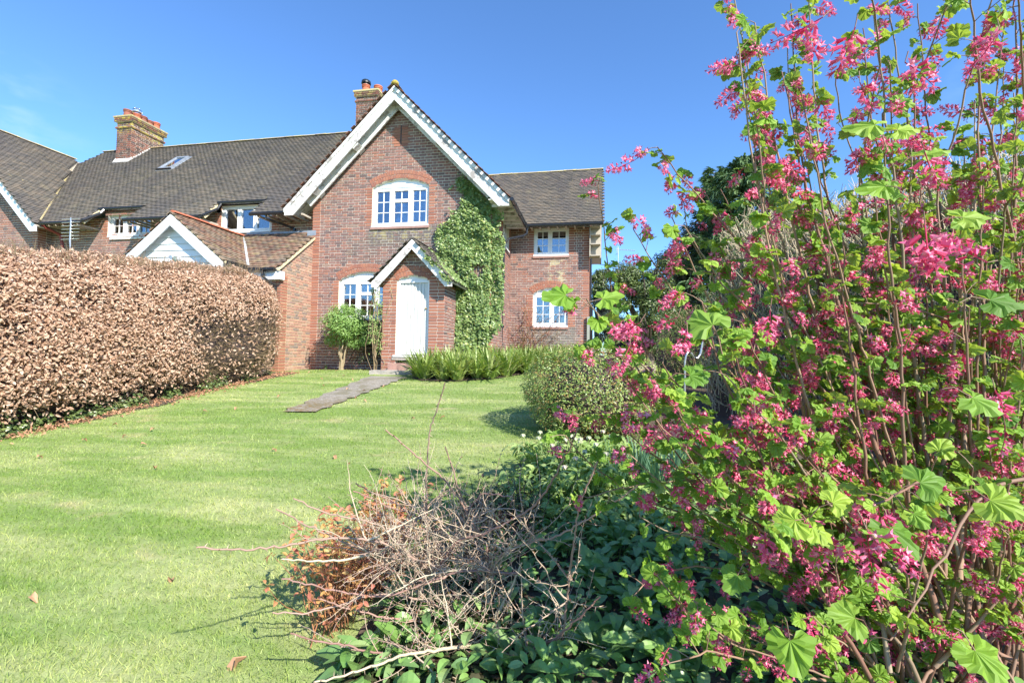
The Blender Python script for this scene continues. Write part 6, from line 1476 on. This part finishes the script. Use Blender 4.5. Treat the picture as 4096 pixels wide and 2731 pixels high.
stemsR += [(c3([(690, -120), (700, 0), (745, 230), (800, 460), (860, 690), (930, 920), (1010, 1130), (1080, 1270), (1200, 1500)])+[(3560, 1900), (3720, 2600)], 1.75, 2.2, .012, 1.1),
 (c3([(775, 480), (810, 650), (860, 900), (930, 1190)])+[(3250, 1400), (3500, 2000), (3700, 2600)], 1.9, 2.3, .009, .9),
 (c3([(1085, -80), (1100, 100), (1110, 380), (1150, 800), (1185, 1000)])+[(3400, 1200), (3520, 1700), (3650, 2300)], 1.7, 2.3, .011, .9),
 (c3([(1420, -60), (1440, 100), (1470, 330), (1410, 560), (1350, 950), (1390, 1350), (1440, 1568)])+[(3640, 1800), (3780, 2600)], 1.15, 2.0, .009, .8),
 (c3([(1930, -60), (1940, 0), (1970, 280), (2000, 580), (2060, 760), (2110, 1060), (2170, 1280)])+[(4100, 1300), (4110, 1800), (4060, 2700)], 1.25, 1.8, .012, .55),
 (c3([(2180, -60), (2200, 200), (2216, 500)])+[(4130, 700), (4180, 1200), (4150, 2400)], 1.1, 1.6, .009, .6),
 (c3([(2330, 700), (2180, 1000), (2120, 1080)])+[(3990, 1150), (3950, 1800), (3900, 2600)], 1.3, 1.8, .009, .5),
 (c3([(1830, -30), (1760, 180), (1690, 350), (1620, 500), (1600, 620)])+[(3640, 640), (3720, 1100), (3800, 1900)], 1.4, 2.0, .007, .7),
 (c3([(2070, -60), (1990, 230), (1950, 330), (1870, 660), (1790, 900), (1760, 980)])+[(3780, 1200), (3850, 1900)], 1.35, 1.9, .008, .6),
 (c3([(1500, -40), (1520, 120), (1580, 500), (1640, 750), (1720, 1000)])+[(3760, 1000), (3850, 1700)], 1.8, 2.1, .010, .6),
 (c3([(1660, 20), (1690, 350), (1710, 650), (1760, 950)])+[(3800, 1100), (3880, 2000)], 1.9, 2.2, .008, .6),
 (c3([(980, 250), (985, 450), (1020, 700), (1090, 900)])+[(3260, 950), (3400, 1500), (3560, 2200)], 1.9, 2.3, .006, .6),
 (c3([(1235, 380), (1240, 520), (1290, 720), (1370, 930)])+[(3500, 1100), (3620, 1700)], 1.6, 2.1, .006, .7),
 (c3([(300, 770), (345, 830), (420, 920), (560, 1080), (700, 1240), (870, 1420), (980, 1568)])+[(3330, 1500), (3520, 1950), (3700, 2500)], 1.55, 2.1, .010, 1.3),
 ([(2392, 745), (2396, 800), (2412, 900), (2425, 1000), (2440, 1130), (2478, 1300), (2535, 1450), (2640, 1640), (2850, 1850), (3150, 2100), (3500, 2500)], 1.7, 2.2, .008, 1.1),
 ([(2345, 1195), (2400, 1270), (2470, 1330), (2560, 1450), (2680, 1560), (2850, 1700), (3100, 1900), (3400, 2200), (3600, 2600)], 1.2, 2.0, .010, 1.3),
 (c3([(175, 1200), (250, 1330), (330, 1450), (420, 1560)])+[(2830, 1360), (3000, 1600), (3250, 1950), (3550, 2500)], 1.6, 2.1, .008, 1.3),
 (c3([(430, 1010), (440, 1120), (470, 1250), (560, 1400)])+[(2940, 1300), (3150, 1700), (3450, 2300)], 1.8, 2.2, .006, 1.2),
 (c3([(560, 1020), (640, 1170), (780, 1300), (950, 1500)])+[(3300, 1500), (3500, 2000)], 1.9, 2.3, .006, 1.1),
 ([(2300, 1380), (2390, 1400), (2480, 1420), (2620, 1560), (2800, 1720), (3050, 1950), (3400, 2400)], 1.4, 2.0, .008, 1.3),
 ([(2220, 1660), (2330, 1655), (2520, 1650), (2700, 1660), (2860, 1720), (3100, 1900), (3400, 2250)], 1.7, 2.1, .006, 1.0),
 ([(2260, 1740), (2330, 1830), (2420, 1900), (2560, 1990), (2800, 2080), (3100, 2200), (3400, 2500)], 1.6, 2.0, .006, 1.1),
 ([(2350, 1990), (2450, 1960), (2600, 1930), (2800, 1920), (3050, 1960), (3300, 2200)], 1.6, 2.0, .005, 1.1),
 ([(3360, 1500), (3300, 1420), (3560, 1410), (3800, 1500), (4000, 1650)], 1.7, 2.0, .009, .3),
 ([(3420, 1210), (3620, 1220), (3800, 1280), (4000, 1400), (4200, 1500)], 1.5, 1.7, .007, .4),
 ([(2500, 2420), (2620, 2300), (2780, 2260), (3000, 2300), (3300, 2450)], 1.5, 1.9, .006, 1.1),
 ([(2660, 2330), (2740, 2450), (2900, 2560), (3200, 2640)], 1.35, 1.8, .006, 1.2),
 ([(2720, 2640), (2850, 2600), (3000, 2640), (3300, 2720)], 1.2, 1.6, .006, 1.1),
 ([(3080, 2080), (3180, 2120), (3330, 2160), (3500, 2300), (3650, 2600)], 1.0, 1.7, .006, 1.0),
 ([(3430, 2040), (3560, 1990), (3700, 1900), (3850, 1960), (4000, 2100)], .95, 1.4, .006, 1.0),
 ([(3560, 2560), (3700, 2350), (3790, 2200), (3870, 2050), (3960, 1950), (4150, 1900)], 1.0, 1.3, .007, .8)]
ENV = np.array([(0, 2860), (300, 2830), (520, 2800), (600, 2700), (720, 2640), (900, 2560), (1000, 2520), (1150, 2400), (1400, 2330), (1650, 2300), (1900, 2380), (2100, 2420), (2300, 2500), (2500, 2620), (2731, 2700)])
for k in range(150):
    if k < 26: ty = rng.uniform(-150, 700)
    else: ty = rng.uniform(650, 2550)
    xl = np.interp(ty, ENV[:, 0], ENV[:, 1]); tx = xl+60+(4230-xl)*rng.random()**1.0; dt = rng.uniform(1.25, 2.0)
    bx_ = 3400+rng.random()*800; bx_ = bx_*.55+tx*.45 if tx > 3300 else bx_; by_ = max(ty+380, rng.uniform(2250, 2900)); db = rng.uniform(1.5, 2.05)
    m_ = 7; pts = []
    for j in range(m_):
        t_ = j/(m_-1); e = t_**1.25; pts.append((tx*(1-e)+bx_*e+rng.normal()*7, ty*(1-t_)+by_*t_+rng.normal()*12))
    stemsR.append((pts, dt, db, rng.uniform(.006, .0125), .9 if ty > 600 else .85))
LPr = []; LR = []; LS = []; FPr = []; FR = []; FSz = []; TWr = Tubes()
OLD = Tubes()
for si, (pts, d0, d1, r, leafy) in enumerate(stemsR):
    P = resample(branch3(pts, min(d0, 1.85), min(d1, 2.02)), .05)
    P[1:-1] += rng.normal(size=(len(P)-2, 3))*.002
    P = P[P[:, 2] > ground(P[:, 0], P[:, 1])-.02] if len(P) > 6 else P
    if len(P) < 4: continue
    rr = np.linspace(.0019, r*.85, len(P)); V, F = tube_arr(P, rr, 6 if si < 60 else 5); put('stem', V, F, 'ribes_old' if (r > .0085 and si % 3 == 0) else 'ribes_stem', RI, smooth=True)
    Ltot = len(P)
    for k in range(0, Ltot-1):
        t_ = k/Ltot
        if t_ > .72: continue
        if rng.random() > (1.0-.55*t_)*leafy*.92: continue
        d = P[k]-P[k+1]; d /= np.linalg.norm(d)+1e-9
        s_ = np.cross(d, rdir(1)[0]); s_ /= np.linalg.norm(s_)+1e-9
        L = rng.uniform(.012, .05); tip = P[k]+(s_+d*.5+ZV*.25)*L
        TWr.add([P[k], (P[k]+tip)/2+ZV*.003, tip], [.0016, .0013, .0011], 4)
        dist = (P[k]-CP)@CF
        for q_ in range(rng.integers(2, 4)):
            a_ = rdir(1)[0]*np.array([1, 1, .3])+s_*.6; a_ /= np.linalg.norm(a_); pe = tip+a_*rng.uniform(.008, .02)
            TWr.add([tip, pe], [.0008, .0007], 3)
            LPr.append(pe); LR.append(frame((ZV*.62+SUN*.45-CF*.15+rdir(1)[0]*.95)[None], (a_+np.array([0, 0, -.35]))[None])[0]); LS.append(rng.uniform(.019, .047))
        if rng.random() < (.50 if t_ < .5 else .30):
            a_ = np.array([rng.normal()*.5, rng.normal()*.5, -.65])+s_*.45; FPr.append(tip); FR.append(frame(rdir(1), a_[None]/np.linalg.norm(a_))[0]); FSz.append(rng.uniform(.9, 1.35))
# a few leaves and sprays right in front of the lens
for (px, py, dist, sz, dx, dz) in ((2262, 1180, 1.0, .058, -.8, .15), (2410, 1195, .98, .052, .7, .25), (2850, 1300, .85, .062, -.4, .75), (3500, 500, .92, .060, -.5, .5), (3590, 520, .95, .045, .6, .1), (3540, 745, 1.0, .065, -1, .1), (3560, 2110, .95, .075, .1, -.8), (3680, 1930, .95, .06, .5, .3), (3890, 1590, .9, .055, .3, -.2), (3960, 2000, .9, .06, .7, -.4), (2760, 1500, 1.1, .05, .6, 0), (3180, 2080, 1.0, .06, -.6, .1), (3250, 2110, 1.0, .055, .4, -.5), (3160, 2560, .95, .07, 0, -.5), (3420, 2470, .95, .06, -.5, .3), (3900, 2600, .9, .07, .2, -.4), (3700, 620, 1.0, .05, .8, .2), (3960, 1200, .9, .06, .9, -.1), (3850, 870, .95, .055, .9, .1), (2950, 2300, 1.1, .055, -.4, -.4), (3330, 2010, 1.0, .05, .6, .4)):
    p = at(px, py, dist); tipd = CR*dx+ZV*dz-CF*.2; LPr.append(p); nrm_ = ZV*.7-CF*.75+CR*rng.normal()*.2+rdir(1)[0]*.15; LR.append(frame(nrm_[None], tipd[None])[0]); LS.append(sz)
    TWr.add([p, p-tipd/np.linalg.norm(tipd)*.03+ZV*.004, p-tipd/np.linalg.norm(tipd)*.05-ZV*.01], [.0009, .0011, .0012], 4)
for (px, py, dist, sz, dx, dz) in ((3290, 70, .95, 1.3, -.9, -.5), (3420, 110, .9, 1.35, -.3, -1), (3620, 250, 1.0, 1.2, -.4, -1), (3440, 330, 1.05, 1.1, .1, -1), (4000, 120, 1.0, 1.2, .3, -1), (3700, 610, .95, 1.3, .4, -1), (3700, 900, .85, 1.6, .1, -1), (3690, 1020, .9, 1.2, 0, -1), (3080, 1240, 1.0, 1.1, -.2, -1), (2710, 1270, 1.1, 1.2, -.4, -.9), (2750, 1330, 1.1, 1.1, .1, -1), (3020, 1650, 1.1, 1.1, .1, -1), (3470, 2130, .95, 1.5, .2, -1), (3380, 2150, 1.0, 1.2, -.1, -1), (2560, 1290, 1.1, 1.1, -.6, -.7), (2520, 1380, 1.1, 1.1, -.1, -1), (3060, 2130, 1.1, 1.3, .1, -1), (3980, 1560, .95, 1.3, .3, -1), (4020, 1700, .95, 1.2, .2, -1), (2540, 640, 1.55, 1.3, -1, -.4), (3250, 190, 1.0, 1.2, -.6, -1), (3950, 1050, .9, 1.3, -.9, .1)):
    p = at(px, py, dist); FPr.append(p); a_ = CR*dx+ZV*dz; FR.append(frame(rdir(1), a_[None]/np.linalg.norm(a_))[0]); FSz.append(sz); TWr.add([p, p-a_/np.linalg.norm(a_)*.02+ZV*.006], [.001, .0013], 4)
print('ribes leaves', len(LPr), 'racemes', len(FPr), 'stems', len(stemsR))
TWr.build('twigs', 'ribes_stem', RI, kind='stuff')
scatter(RI, LOBED, np.array(LPr), np.array(LR), np.array(LS), 'ribes_leaf', 300, 'leaf', 'leaves')
scatter(RI, RAC, np.array(FPr), np.array(FR), np.array(FSz), ['pink_petal', 'pink_heart', 'red_bud'], 300, 'flower_cluster', 'flower_clusters')
print('triangles', sum(len(o.data.polygons) for o in bpy.data.objects if o.type == 'MESH'))
